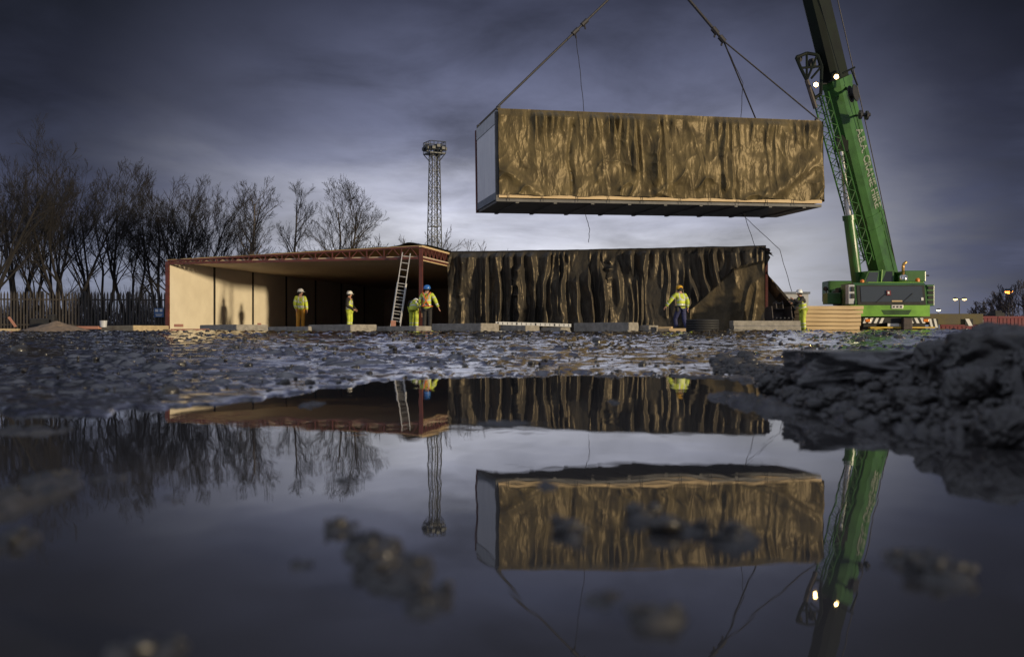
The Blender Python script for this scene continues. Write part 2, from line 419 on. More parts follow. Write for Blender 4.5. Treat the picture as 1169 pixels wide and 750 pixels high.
def ground_h(x, y):
    d = np.maximum(y, 0.25)
    px = CX + x / d * F
    base = 0.26 * np.clip((d - 4.4) / 31.6, 0, 1.2)
    ysh = np.interp(px, SH_PX, SH_PY)
    # ragged shoreline
    ysh = ysh + (fbm(px * 0.035, d * 1.2, 4, 3) - 0.5) * (5 + 0.10 * (ysh - 384)) * 1.2
    dsh = 204.0 / np.maximum(ysh - 384, 8)
    s = d - dsh
    land = sstep(-0.10, 0.16, s)
    wet = -0.055 * (1 - np.exp(np.minimum(s, 0) / 0.25))
    # clods standing in wet flats
    n1 = fbm(x * 0.8, y * 0.45, 3, 11)
    n3 = fbm(x * 16, y * 12, 3, 31)
    dens = sstep(.40, .62, fbm(x * 1.6, y * .8, 3, 15))
    A = np.interp(d, [3, 5, 10, 20, 32, 40, 60], [.8, .8, .9, 1.2, 2.0, 1.8, .5])
    l1 = lumps(x * 5.0, y * 4.2, 21, -.70, .55) / 5.0 * .22
    l2 = lumps(x * 11.0, y * 9.0, 22, -.60, .55) / 11.0 * .45
    l3 = lumps(x * 1.9, y * 1.5, 23, -.95, .50) / 1.9 * .07
    l4 = lumps(x * 23.0, y * 19.0, 24, -.50, .5) / 23.0 * .55 * (1 - sstep(9, 16, d))
    lam = np.interp(d, [3, 8, 20, 36], [.34, .50, .95, 1.5])
    ph = np.log(d + 1.0) / np.log(1.068) + 3.4 * fbm(x / lam * .55, y / lam * .22, 4, 37)
    f_ = ph - np.floor(ph)
    tr = np.where(f_ < .86, f_ / .86, (1 - f_) / .14)
    slope = .030 + .048 * fbm(x / lam * .8, y / lam * .5, 3, 38)
    step = (d + 1.0) * .0658
    rip = tr * slope * step * .86 + (fbm(x * 8, y * 6.5, 3, 33) - .5) * .0045 + (fbm(x * 24, y * 19, 2, 34) - .5) * .0018 + (fbm(x * 44, y * 36, 2, 35) - .5) * .0010 * (1 - sstep(6, 12, d))
    rough = (n1 - 0.5) * 0.012 + rip + A * (l1 * (.2 + .8 * dens) + l2 * (.15 + .85 * dens) + l3 * dens + l4 * (.2 + .8 * dens))
    far = 0.35 + 0.65 * (1 - sstep(44, 60, d))
    shore_fade = sstep(0.0, 1.6, s)
    ma = sstep(862, 905, px)
    h = base * land + land * (0.005 + rough * far * (0.35 + 0.65 * shore_fade) * (1 - .6 * ma * (1 - sstep(2, 6, s)))) + wet
    # right hand spoil heap
    crz = CAMZ + (384 - np.interp(px, CR_PX, CR_PY)) / F * (dsh + 0.85)
    prof = sstep(-0.05, 0.85, s) * (1 - sstep(1.0, 2.9, s))
    km = (ma > 0) & (s > -.4) & (s < 3.2)
    lump = np.zeros_like(x)
    xm, ym = x[km], y[km]
    lump[km] = lumps(xm * 9, ym * 9, 41, .05, .8) / 9 * .62 + lumps(xm * 19, ym * 19, 43, .1, .8) / 19 * 1.2 + lumps(xm * 36, ym * 36, 47, .1, .7) / 36 * 1.3 + (fbm(xm * 3.2, ym * 3.2, 3, 44) - .5) * .06 + (ridge(xm * 26, ym * 26, 48) - .5) * .010 - .035
    crz = np.maximum(crz, 0.02) - .012
    h = h * (1 - ma * prof * .6) + ma * prof * (crz + lump * (.5 + 2.0 * np.clip(crz, 0, .2)))
    h = h + ma * sstep(-0.3, 0.1, s) * (1 - sstep(1.2, 3, s)) * (lump + .01) * 0.35
    # islands in the puddle
    for (ipx, ipy, hw, hh, hz) in ISL:
        d0 = 204.0 / (ipy - 384); d1 = 204.0 / max(ipy + hh - 384, 8); d2 = 204.0 / max(ipy - hh - 384, 8)
        x0 = (ipx - CX) / F * d0; rx = hw / F * d0; ry = max((d2 - d1) / 2, 0.02)
        k = (np.abs(x - x0) < 3 * rx) & (np.abs(y - d0) < 3 * ry)
        if not k.any(): continue
        xx, yy = x[k], y[k]
        nn = fbm(xx * 50, yy * 50, 4, 51); ll = lumps(xx * 42, yy * 42, 53, .1, .8)
        r2 = ((xx - x0) / rx) ** 2 + ((yy - d0) / ry) ** 2
        g = np.exp(-r2 * 0.9)
        h[k] = np.maximum(h[k], -0.055 + .055 * np.minimum(g * 1.7, 1.0) * (0.82 + 0.36 * nn) + hz * .62 * g * (ll * .6 + nn * 1.1))
    h = np.where(d > 70, 0.312, h)
    return h

ys = list(np.linspace(-1.6, 0.4, 26)[:-1])
d = 0.4
while d < 62:
    ys.append(d); d += (d + 0.2) * (0.0060 if d < 8 else .0082)
ys += list(np.geomspace(64, 1500, 26))
ys = np.array(ys)
sc = np.linspace(-1, 1, 1001)
YY = np.repeat(ys[:, None], len(sc), 1)
XX = sc[None, :] * (ys[:, None] + 2.6) * 1.0
ZZ = ground_h(XX, YY)
ground = grid_mesh('ground', XX, YY, ZZ, M['mud'])
ground.data.materials.append(M['spoil'])
_xc = (XX[:-1, :-1] + XX[1:, 1:]) / 2; _yc = (YY[:-1, :-1] + YY[1:, 1:]) / 2; _d = np.maximum(_yc, .25); _px = CX + _xc / _d * F
_ds = 204.0 / np.maximum(np.interp(_px, SH_PX, SH_PY) - 384, 8); _n = (fbm(_xc * 6, _yc * 6, 3, 77) - .5) * .5
ground.data.polygons.foreach_set('material_index', ((_d < _ds - .12) | ((_px > 872) & (_d < _ds + 2.3 + _n))).astype(np.int32).ravel())
tag(ground, kind='structure')
wm = MB(); wm.add([(-9, -3, 0), (9, -3, 0), (9, 7, 0), (-9, 7, 0)], [(0, 1, 2, 3)])
tag(wm.build('water', M['water']), kind='structure')

# loose lumps of the heap: broken tarmac slab and boulders of mud
def rock(name, c, size, seed, material, label, cat, group=None, rot=0.0, flat=0.0, boxy=0.0):
    rnd = random.Random(seed)
    bm = bmesh.new(); bmesh.ops.create_icosphere(bm, subdivisions=5, radius=1.0)
    co = np.array([v.co[:] for v in bm.verts])
    if boxy:
        mx = np.abs(co).max(1, keepdims=True); co = co * (1 - boxy) + co / mx * boxy
    ox = rnd.uniform(0, 50)
    n = fbm(co[:, 0] * 1.3 + ox + co[:, 2], co[:, 1] * 1.3 + co[:, 2] * .7, 4, seed % 50) - 0.5
    n2 = ridge(co[:, 0] * 3.4 + ox - co[:, 2] * 2, co[:, 1] * 3.4 + co[:, 2] * 2.6, seed % 40 + 3) - 0.5
    n3 = fbm(co[:, 0] * 9 + ox + co[:, 2] * 6, co[:, 1] * 9 - co[:, 2] * 7, 3, seed % 30 + 5) - 0.5
    co = co * (1 + 0.5 * n + 0.16 * n2 + 0.14 * n3)[:, None]
    if flat: co[:, 2] = np.minimum(co[:, 2], flat + 0.12 * n3)
    co *= np.array(size)
    cr, sr = math.cos(rot), math.sin(rot)
    co = np.stack([co[:, 0] * cr - co[:, 1] * sr, co[:, 0] * sr + co[:, 1] * cr, co[:, 2]], 1)
    for v, p in zip(bm.verts, co): v.co = p
    me = bpy.data.meshes.new(name); bm.to_mesh(me); bm.free()
    me.materials.append(material)
    me.polygons.foreach_set('use_smooth', [True] * len(me.polygons))
    o = bpy.data.objects.new(name, me); COL.objects.link(o)
    o.location = c
    return tag(o, label, cat, group)

p = at(1000, 425, 2.95)
rock('tarmac_slab', (p.x, p.y, 0.088), (0.235, 0.22, 0.058), 5, M['asphalt'], 'flat broken slab of tarmac with a squared left edge lying on the mud heap', 'slab', rot=R(-8), flat=0.72, boxy=0.8)
p = at(1150, 420, 2.35)
rock('mud_boulder', (p.x, p.y, 0.10), (0.15, 0.13, 0.088), 9, M['clod'], 'big dark rounded boulder of mud topping the heap at the right edge', 'boulder', boxy=0.3)
HEAP = 'lumps of mud on the heap beside the puddle'
for i, (px, py, D, s, lab) in enumerate([
        (885, 440, 2.95, .036, 'knobbly mud lump at the pointed tip of the heap'),
        (905, 452, 2.6, .030, 'small dark mud lump below the squared edge of the tarmac slab'),
        (1075, 408, 2.5, .050, 'dark mud lump leaning against the big rounded boulder'),
        (1110, 440, 2.0, .045, 'lumpy clod halfway down the heap under the big boulder'),
        (1040, 458, 2.1, .034, 'wet clod low on the heap in front of the tarmac slab'),
        (1000, 462, 2.2, .028, 'small clod at the waterline below the middle of the tarmac slab'),
        (1150, 490, 1.62, .040, 'clod at the waterline by the right edge of the photo'),
        (955, 456, 2.4, .032, 'clod below the left half of the tarmac slab')]):
    p = at(px, py, D)
    rock('mud_lump', p, (s * 1.25, s, s * 0.8), 20 + i, M['clod'], lab, 'mud lump', HEAP, rot=i * 1.3, boxy=0.2)

# loose grit and small clods strewn over heap, shore and mud: nobody could count them
def scatter(n, fx, smin, smax, seed, name, m):
    rs = np.random.RandomState(seed)
    X, Y, S = fx(rs, n)
    H = ground_h(X.copy(), Y.copy())
    k = H > 0.004
    X, Y, S, H = X[k], Y[k], np.minimum(S[k], np.clip(Y[k] * .008, .016, .06)), H[k]
    bm = bmesh.new(); bmesh.ops.create_icosphere(bm, subdivisions=2, radius=1.0)
    bm.verts.index_update(); base = np.array([v.co[:] for v in bm.verts]); tri = np.array([[v.index for v in f.verts] for f in bm.faces]); bm.free()
    nb = len(base)
    forms = []
    for q in range(16):
        f = 1 + .55 * (fbm(base[:, 0] * 1.6 + q * 7 + base[:, 2], base[:, 1] * 1.6 - base[:, 2], 3, q + 2) - .5) * 2
        b = base * f[:, None]; mx = np.abs(b).max(1, keepdims=True); b = b * .5 + .5 * b / mx; forms.append(b * np.array([1.15, 1, .72]))
    forms = np.array(forms)
    w = rs.randint(0, 16, len(X)); a = rs.uniform(0, 6.28, len(X)); c, s_ = np.cos(a), np.sin(a)
    V = forms[w] * S[:, None, None]
    P = np.stack([V[:, :, 0] * c[:, None] - V[:, :, 1] * s_[:, None] + X[:, None], V[:, :, 0] * s_[:, None] + V[:, :, 1] * c[:, None] + Y[:, None], V[:, :, 2] + (H + .15 * S)[:, None]], -1).reshape(-1, 3)
    T = (tri[None] + (np.arange(len(X)) * nb)[:, None, None]).reshape(-1)
    me = bpy.data.meshes.new(name); me.vertices.add(len(P)); me.vertices.foreach_set('co', P.astype(np.float32).ravel())
    nf = len(T) // 3; me.loops.add(len(T)); me.loops.foreach_set('vertex_index', T.astype(np.int32)); me.polygons.add(nf)
    me.polygons.foreach_set('loop_start', np.arange(0, nf * 3, 3, dtype=np.int32)); me.polygons.foreach_set('use_smooth', np.full(nf, True)); me.update(calc_edges=True)
    me.materials.append(m); o = bpy.data.objects.new(name, me); COL.objects.link(o); return tag(o, kind='stuff')
def f_heap(rs, n):
    px = rs.uniform(815, 1500, n); dsh = 204.0 / (np.interp(px, SH_PX, SH_PY) - 384); d = dsh + rs.beta(1.3, 2.2, n) * 2.2 - .08
    return (px - CX) / F * d, d, np.exp(rs.normal(-5.15, .6, n)) * (.8 + .5 * (d - dsh))
tag(scatter(7000, f_heap, 0, 0, 5, 'rubble', M['clod']), 'grit and small lumps strewn over the mud heap', 'rubble')
def f_mud(rs, n):
    d = np.exp(rs.uniform(math.log(3.0), math.log(34), n)); px = rs.uniform(-250, 1250, n)
    return (px - CX) / F * d, d, np.exp(rs.normal(-4.55, .55, n)) * np.clip(d / 10, .4, 1.8)
tag(scatter(3600, f_mud, 0, 0, 6, 'clods', M['clod']), 'small clods strewn over the wet mud', 'clods')
def f_isl(rs, n):
    k = rs.randint(0, 21, n); I = np.array(ISL)[k]; g = rs.normal(0, .55, (n, 2)); py = np.maximum(I[:, 1] + g[:, 1] * I[:, 3], 420)
    d = 204.0 / (py - 384); px = I[:, 0] + g[:, 0] * I[:, 2]
    return (px - CX) / F * d, d, np.exp(rs.normal(-6.1, .6, n))
tag(scatter(800, f_isl, 0, 0, 7, 'grit', M['clod']), 'grit sticking out of the puddle on small islands', 'grit')

# ================================================================== OPEN BUILDING  (local x = along the front, y = depth)
TH = R(13)
POST = (-3.49, 40.5, 0.28)
ob = empty('open_building', POST, -TH, 'open-fronted modular building with cream end wall and red steel roof frame', 'building')
W0, LEN, DEP, MW = 0.09, 10.78, 25.6, 3.66
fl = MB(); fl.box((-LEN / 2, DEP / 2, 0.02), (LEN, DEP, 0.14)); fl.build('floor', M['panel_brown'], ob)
ew = MB()
for k in range(7):
    ew.box((-LEN - 0.05, MW * k + MW / 2, 1.52), (0.10, MW - 0.05, 2.90))
ewo = ew.build('end_wall', M['panel_cream'], ob)
for k in range(1, 7):
    j = MB(); j.box((-LEN + 0.012, MW * k, 1.52), (0.03, 0.14, 2.88)); j.build('cover_strip', M['joint'], ewo)
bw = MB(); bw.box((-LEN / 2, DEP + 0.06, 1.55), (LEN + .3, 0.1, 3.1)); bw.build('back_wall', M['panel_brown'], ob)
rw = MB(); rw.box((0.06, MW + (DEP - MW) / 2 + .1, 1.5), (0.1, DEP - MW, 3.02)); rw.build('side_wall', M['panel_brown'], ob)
def roofz(x): return 3.10 + 0.30 * (1 + x / LEN) + 0.02       # top of the sloping roof above the local origin
cl = MB()
for k in range(7):
    cl.box((-LEN / 2, MW * k + MW / 2, 2.955), (LEN + 0.1, MW - 0.02, 0.05))
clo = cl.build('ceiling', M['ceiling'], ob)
cj = MB()
for k in range(1, 7): cj.box((-LEN / 2, MW * k, 2.965), (LEN - .04, 0.05, 0.05))
cj.build('ceiling_joint', M['joint'], clo)
# sloping roof with a lapped membrane
nx, ny = 90, 40
xs = np.linspace(-LEN - 0.12, 0.10, nx); yy = np.linspace(-0.16, DEP, ny)
X, Y = np.meshgrid(xs, yy)
zt = 3.00 + 0.40 * (1 + X / LEN) + 0.06
zt = zt + (fbm(X * 2.2, Y * 1.3, 3, 61) - .5) * 0.05 - 0.05 * np.exp(-((Y + 0.16) / 0.12) ** 2)
zt = zt + 0.12 * np.exp(-((X + 0.45) / 0.32) ** 2 - (Y / 0.9) ** 2)
rm = grid_mesh('roof', X, Y, zt, M['membrane'], ob)
rs = MB()
rs.hexa([(-LEN - .06, -.08, 2.985), (.06, -.08, 3.32), (.06, DEP, 3.32), (-LEN - .06, DEP, 2.985), (-LEN - .06, -.08, 3.02), (.06, -.08, 3.39), (.06, DEP, 3.39), (-LEN - .06, DEP, 3.02)])
rs.build('roof_deck', M['timber_edge'], rm)
# posts
for x, n_ in ((-LEN - 0.05, 'post'), (0.0, 'post')):
    b = MB(); b.box((x, -0.05, 1.46 if x < -1 else 1.66), (0.13, 0.13, 2.95 if x < -1 else 3.22)); b.build('post', M['red_steel'], ob)
# front and side roof trusses
def truss(p0, p1, d0, d1, n, name='truss'):
    """bottom chord p0-p1, depth d0..d1"""
    t = MB(); p0, p1 = Vector(p0), Vector(p1); up = Vector((0, 0, 1))
    t.beam(p0, p1, 0.07, 0.09); t.beam(p0 + up * d0, p1 + up * d1, 0.07, 0.07)
    for k in range(n):
        a = p0.lerp(p1, k / n); b = p0.lerp(p1, (k + 1) / n); da = d0 + (d1 - d0) * k / n; db = d0 + (d1 - d0) * (k + 1) / n
        if k % 2 == 0: t.bar(a, b + up * db, 0.021, n=6)
        else: t.bar(a + up * da, b, 0.021, n=6)
        if k % 2 == 0: t.beam(a + up * 0.02, a + up * (da - .02), 0.04, 0.04, up=(1, 0, 0))
    return t.build(name, M['red_steel'], ob)
truss((-LEN, -0.06, 2.86), (-0.07, -0.06, 2.90), 0.10, 0.43, 30)
truss((0.0, 0.05, 2.90), (0.0, MW - 0.1, 2.90), 0.42, 0.42, 14)
fb = MB(); fb.box((-0.03, MW / 2, 2.835), (0.05, MW - .2, 0.05)); fb.build('fascia_batten', M['timber_edge'], ob)
br = MB()
br.box((-9.5, -0.25, .14), (.24, .12, .09)); 
# ================================================================== DRAPED BUILDING
DL, DH = 12.9, 3.44
origin = Vector(POST) + Matrix.Rotation(-TH, 3, 'Z') @ Vector((0.0, MW, 0))
db = empty('wrapped_building', origin, -TH, 'row of modules on the ground with its long wall wrapped in creased dark brown sheeting', 'building')
wb = MB(); wb.box((DL / 2 + .02, 6.0, DH / 2 - 0.02), (DL - 0.1, 11.6, DH - 0.16)); wb.build('wall', M['soffit'], db)

def cloth(name, L, H, seed, parent, material, top_amp, long_amp, bil, tear=None, diag=None, z0=0.0, nx=620, nz=150, y0=0.0, hem=0.1, ztop=None, diag_fold=None, freq=1.0, crk=.05, wig=.7, small=.42, decay=None, fin=.05):
    s = np.linspace(0, L, nx)[None, :] * np.ones((nz, 1)); t01 = np.linspace(0, 1, nz)[:, None] * np.ones((1, nx))
    hemz = hem * (fbm(s * 1.6, s * 0, 3, seed + 9) - 0.45) * 2
    t = t01 * (H + hemz)                                   # distance down from the top
    w = s + wig * (0.30 * (fbm(s * 0.7, t * 0.40, 3, seed) - 0.5) + 0.18 * (fbm(s * 2.2, t * .8, 3, seed + 1) - .5))
    free = sstep(0, 0.30, t)
    def saw(ph, k=.74):
        f = ph - np.floor(ph)
        return np.where(f < k, sstep(0, k, f) * .35 + f / k * .65, 1 - sstep(0, 1 - k, f - k))
    am = fbm(s * .75, t * .35, 3, seed + 7); am2 = fbm(s * 1.4 + 5, t * .5, 2, seed + 17)
    w2 = w + .5 * (fbm(s * .5, t * .3, 2, seed + 30) - .5)
    lean = .16 * t * (fbm(s * .45, s * 0, 2, seed + 31) - .5)
    g1 = ridge((w + lean) * 3.6 * freq, t * 0.42, seed + 2) ** 1.4 * np.exp(-t / (0.45 + 1.5 * vnoise(s * .9, s * 0, seed + 8)))
    g2 = saw((w2 + lean * 1.5) * 1.7 * freq + 1.1 * fbm(s * .8, t * .34, 3, seed + 3)) * sstep(.40, .60, am)
    g4 = saw((w + lean) * 3.9 * freq + 1.5 * fbm(s * 1.3, t * .42, 3, seed + 13), .66) * sstep(.42, .66, am2)
    b = fbm(s * 0.42, t * 0.5, 3, seed + 5) - 0.45
    if decay:
        dk = np.exp(-(t / (decay * (.5 + 1.3 * vnoise(s * .8, s * 0 + 3, seed + 40)))) ** 2)
        g4 = g4 * dk; g2 = g2 * (.30 + .70 * np.maximum(dk, sstep(.52, .62, vnoise(s * .9, s * 0 + 8, seed + 41))))
    cr = ridge(w * 2.1 + t * 1.4, t * 1.5 - s * .5, seed + 6) ** 3 * sstep(.42, .6, fbm(s * .7, t * .9, 2, seed + 33))
    fine = fbm(w * 4, t * 1.6, 3, seed + 12) - .5
    dsp = free * (top_amp * g1 + long_amp * g2 + small * long_amp * g4 + bil * b + crk * cr * sstep(0.35, 1.0, t01) + fin * fine)
    dsp = np.maximum(dsp, -0.02) + 0.03
    if tear:
        for (ts, tt, tw, th, ta) in tear:
            dsp = dsp + ta * np.exp(-((s - ts - 0.06 * np.sin(t * 3)) / tw) ** 2) * sstep(tt, tt + .3, t) * (1 - sstep(th, th + .3, t)) * (0.6 + 0.8 * ridge(s * 4, t * 3, seed + 20))
    if diag:
        (s1, t1, s2, t2, amp) = diag
        line = t1 + (s - s1) * (t2 - t1) / (s2 - s1)
        below = sstep(-0.02, 0.10, t - line) * sstep(s1 - .1, s1 + .1, s)
        dsp = dsp * (1 - 0.55 * below) + amp * below
    if diag_fold:
        for (s1, t1, s2, t2, wd, amp) in diag_fold:
            dx, dt_ = s2 - s1, t2 - t1; ln = math.hypot(dx, dt_)
            dist = ((s - s1) * dt_ - (t - t1) * dx) / ln; al = ((s - s1) * dx + (t - t1) * dt_) / ln
            dsp = dsp + amp * np.exp(-(dist / wd) ** 2) * sstep(-.2, .3, al) * (1 - sstep(ln - .3, ln + .2, al))
    zt_ = (ztop if ztop is not None else z0 + H)
    X = s; Z = zt_ - t; Y = y0 - dsp
    # ends tuck round the corner
    return grid_mesh(name, X, Y, Z, material, parent)
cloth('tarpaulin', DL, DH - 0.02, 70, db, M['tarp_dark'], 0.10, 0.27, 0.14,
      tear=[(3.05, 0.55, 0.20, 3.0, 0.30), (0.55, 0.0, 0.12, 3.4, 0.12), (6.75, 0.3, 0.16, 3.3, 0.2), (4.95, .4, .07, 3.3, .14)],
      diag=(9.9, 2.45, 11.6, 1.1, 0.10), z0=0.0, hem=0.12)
# newer bronze sheet lapped over the lower right of the wall along a slanting edge
s_ = np.linspace(9.75, 12.88, 190)[None, :] * np.ones((110, 1)); q_ = np.linspace(0, 1, 110)[:, None] * np.ones((1, 190))
ln_ = np.maximum(2.75 + (s_ - 9.75) * (1.05 - 2.75) / 1.75, 0.55 + .25 * (12.9 - s_)); t_ = ln_ + q_ * (3.40 + .1 * fbm(s_ * 2, s_ * 0, 2, 4) - ln_)
dp = .18 + .24 * ridge(s_ * 1.15 + .3 * fbm(s_, t_ * .5, 2, 301), t_ * .22, 302) ** 2 + .10 * (fbm(s_ * .8, t_ * .8, 3, 303) - .5) + .11 * ridge(s_ * 2.6 + t_ * .4, t_ * .4, 304) ** 2 + .02 * fbm(s_ * 5, t_ * 4, 3, 305)
dp = dp * sstep(-.02, .06, q_) + .10 * (1 - sstep(-.02, .06, q_)) - .05 * (s_ - 11.3) / 3
grid_mesh('tarpaulin_lap', s_, -dp, DH - t_, M['tarp_lap'], db)
# roof sheet of the wrapped building, sagging, with a ragged right corner
xs = np.linspace(-0.03, DL + 0.05, 120); yy = np.linspace(-0.06, 11.7, 40)
X, Y = np.meshgrid(xs, yy)
Z = DH + 0.02 + (fbm(X * 1.3, Y * 1.1, 4, 90) - .5) * 0.06 - 0.05 * np.exp(-((Y + 0.06) / 0.1) ** 2)
grid_mesh('roof_sheet', X, Y, Z, M['tarp_black'], db)
fr = MB(); fr.box((DL + 0.07, -0.02, 1.66), (0.10, 0.10, 3.3)); fr.build('corner_post', M['red_steel'], db)
gl = MB(); gl.box((DL + 0.03, 5.8, DH / 2), (0.04, 11.5, DH - .3)); gl.build('end_panel', M['panel_brown'], db)
rg = MB()
rng = random.Random(4)
for k in range(7):
    a = Vector((DL - 0.10 + rng.uniform(-.2, .1), -0.1 + rng.uniform(-.05, .3), DH + 0.02 - rng.uniform(0, .12)))
    b = Vector((DL + 0.22 + rng.uniform(-.1, .22), -0.15 + rng.uniform(-.1, .3), DH + rng.uniform(-.55, .12)))
    c = Vector((DL + 0.02, -.1 + rng.uniform(-.05, .3), DH - rng.uniform(.2, .9)))
    rg.prism([a, b, c], (0.0, 0.02, 0.01))
rg.build('torn_corner', M['tarp_black'], db)

# ================================================================== HANGING MODULE
PH = R(13.4)
HL, HW, HH = 12.75, 3.66, 3.30
hm_loc = Vector((-0.484, 37.5, 4.98))
hm = empty('hanging_module', hm_loc, PH, 'modular building unit wrapped in bronze sheeting, hanging level from the crane', 'building module')
hm.rotation_euler = (0, -R(0.72), PH)
b = MB(); b.box((HL / 2, HW / 2, HH / 2 + 0.10), (HL - .08, HW - .08, HH - .22)); b.build('wall', M['soffit'], hm)
b = MB()
b.box((HL / 2, HW / 2, 0.05), (HL, HW, 0.10))
for k in range(9): b.box((HL * (k + .5) / 9, HW / 2, -0.015), (0.12, HW - .1, 0.06))
b.build('underside_frame', M['soffit'], hm)
b = MB(); b.box((HL / 2, -0.025, 0.20), (HL - .02, 0.05, 0.13)); b.build('timber_strip', M['timber_edge'], hm)
b = MB()
for k in range(5): b.box((-0.01, 0.16 + (HW - .3) * (k + .5) / 5, 1.58), (0.05, (HW - .3) / 5 - .012, 2.42))
b.build('end_panel', M['white_panel'], hm)
b = MB(); b.box((-0.015, HW / 2, 3.03), (0.07, HW, 0.44)); b.build('end_fascia', M['grey_fascia'], hm)
b = MB(); b.box((-0.015, HW / 2, 0.23), (0.07, HW, 0.26)); b.build('end_base_rail', M['grey_base'], hm)
for y_ in (0.06, HW - 0.06):
    b = MB(); b.box((-0.03, y_, 1.60), (0.10, 0.13, 3.2)); b.build('corner_post', M['red_steel'] if y_ > 1 else M['soffit'], hm)
b = MB(); b.box((HL / 2, HW / 2, HH + 0.0), (HL + .02, HW, 0.04)); b.build('roof', M['membrane'], hm)
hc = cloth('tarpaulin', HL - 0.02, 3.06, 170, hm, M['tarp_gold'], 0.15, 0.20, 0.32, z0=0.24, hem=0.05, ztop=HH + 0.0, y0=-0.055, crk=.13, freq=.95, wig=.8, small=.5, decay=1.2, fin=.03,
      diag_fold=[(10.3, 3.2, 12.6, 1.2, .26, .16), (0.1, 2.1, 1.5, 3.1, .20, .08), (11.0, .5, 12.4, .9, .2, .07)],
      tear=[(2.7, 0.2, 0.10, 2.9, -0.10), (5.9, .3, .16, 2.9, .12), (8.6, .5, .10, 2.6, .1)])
for x_ in (0.35, 1.6, 2.9, 4.1, 5.4, 6.9, 8.1, 9.2, 10.4, 11.5):
    b = MB(); b.bar((x_, -0.11, 0.26), (x_ + 0.03, -0.10, 0.02), 0.012, n=5); b.build('hem_tie', M['dark_steel'], hm)
# end cloth wrapping the far right corner
nx_, nz_ = 60, 60
yv = np.linspace(-.08, HW, nx_)[None, :] * np.ones((nz_, 1)); zv = np.linspace(HH - .02, 0.2, nz_)[:, None] * np.ones((1, nx_))
grid_mesh('tarpaulin_return', HL + 0.03 + 0.10 * fbm(yv * 2, zv * .6, 3, 77), yv, zv, M['tarp_gold'], hm)
for (x_, y_) in ((0.06, 0.1), (HL - .1, 0.1), (HL - .65, HW - .1), (0.06, HW - .1)):
    b = MB(); b.box((x_, y_, HH + .06), (.16, .12, .12), bev=.02); b.bar((x_, y_ - .1, HH + .1), (x_, y_ + .1, HH + .1), .03); b.build('lifting_lug', M['dark_steel'], hm)

def hm_world(p):
    return hm_loc + Euler((0, -R(0.72), PH)).to_matrix() @ Vector(p)

# ------------------------------------------------------------------ slings and tag lines
hook_pt = at(745, -49, 39.0)
def sling(label, a, b, r=0.035, extra=None):
    t = MB(); a, b = Vector(a), Vector(b)
    t.tube([a.lerp(b, k / 8) for k in range(9)], r, 8)
    if extra:
        for q in extra:
            c = a.lerp(b, q); dv = (b - a).normalized()
            t.bar(c - dv * .14, c + dv * .14, r * 2.0, n=8)
            t.bar(c - dv * .02 + Vector((0, 0, -.05)), c + dv * .05 + Vector((0, 0, -.28)), r * .7, n=6)
    return t.thing('lifting_sling', M['rope'], label, 'sling', 'slings between the hook and the hanging module', origin=tuple(a))
sling('dark lifting sling rising from the left front corner of the hanging module', hm_world((0.06, 0.1, HH + .12)), hook_pt, .045, (.49, .55))
knot = at(826, 47, 39.3)
sling('thick upper right sling between the hook and the shackles', knot, hook_pt, .055, (.02, .12))
sling('thin sling from the shackles to the right corner of the hanging module', hm_world((HL - .1, 0.1, HH + .12)), knot, .03)
sling('thin sling from the shackles to the rear of the hanging module', hm_world((HL - .65, HW - .1, HH + .12)), knot, .03)
sling('sling on the far side reaching the left rear corner of the module', hm_world((0.06, HW - .1, HH + .12)), hook_pt, .03)
def tagline(label, pts):
    t = MB(); P = [Vector(p) for p in pts]; Q = []
    for i in range(len(P) - 1):
        for k in range(6):
            Q.append(P[i].lerp(P[i + 1], k / 6) + Vector((0.010 * math.sin(k * 1.9 + i), 0, 0)))
    Q.append(P[-1]); t.tube(Q, 0.012, 5)
    return t.thing('tag_line', M['rope'], label, 'rope', 'thin tag lines on the lifting tackle', origin=tuple(P[-1]))
tagline('thin rope dropping from the left sling on to the module roof', [at(657, 40, 37.9), at(662, 80, 38.6), hm_world((3.5, .8, HH + .04))])
tagline('thin rope dropping from the right shackles on to the module roof', [at(832, 60, 39.3), at(848, 95, 40), hm_world((9.9, 1.0, HH + .04))])
tagline('short rope end dangling below the middle of the hanging module', [hm_world((3.7, 1.6, -.04)), at(673, 262, 39.5), at(672, 277, 39.5)])
tagline('slack rope hanging below the module to the roof of the wrapped building', [hm_world((10.2, 1.5, -.04)), at(862, 282, 41.4)])
tagline('rope slanting from the module down to the worker by the timber', [hm_world((10.7, 2.6, -.04)), at(890, 285, 41.3), at(904, 333, 40.8)])

# ================================================================== LADDER
lb, lt = at(450.4, 379, 39.75), at(464, 289, 40.25)
la = empty('ladder', lb, 0, 'aluminium extension ladder leaning against the red roof truss', 'ladder')
ldir = (lt - lb); ll = ldir.length; ldir.normalize()
lx = Vector((1, 0.1, 0)); lx = (lx - ldir * lx.dot(ldir)).normalized(); ln_ = lx.cross(ldir)
for nm, w, a, bq, off in (('lower_section', .36, 0, .62, -.05), ('upper_section', .30, .12, 1.0, 0.0)):
    t = MB()
    for sx in (-1, 1):
        t.beam(lx * (sx * w / 2) + ldir * (ll * a) + ln_ * off, lx * (sx * w / 2) + ldir * (ll * bq) + ln_ * off, .035, .065, up=ln_)
    n = int(ll * (bq - a) / .27)
    for k in range(n):
        c = ldir * (ll * a + .16 + .27 * k) + ln_ * off
        t.bar(c - lx * w / 2, c + lx * w / 2, .018, n=6)
    t.build(nm, M['alu'], la)

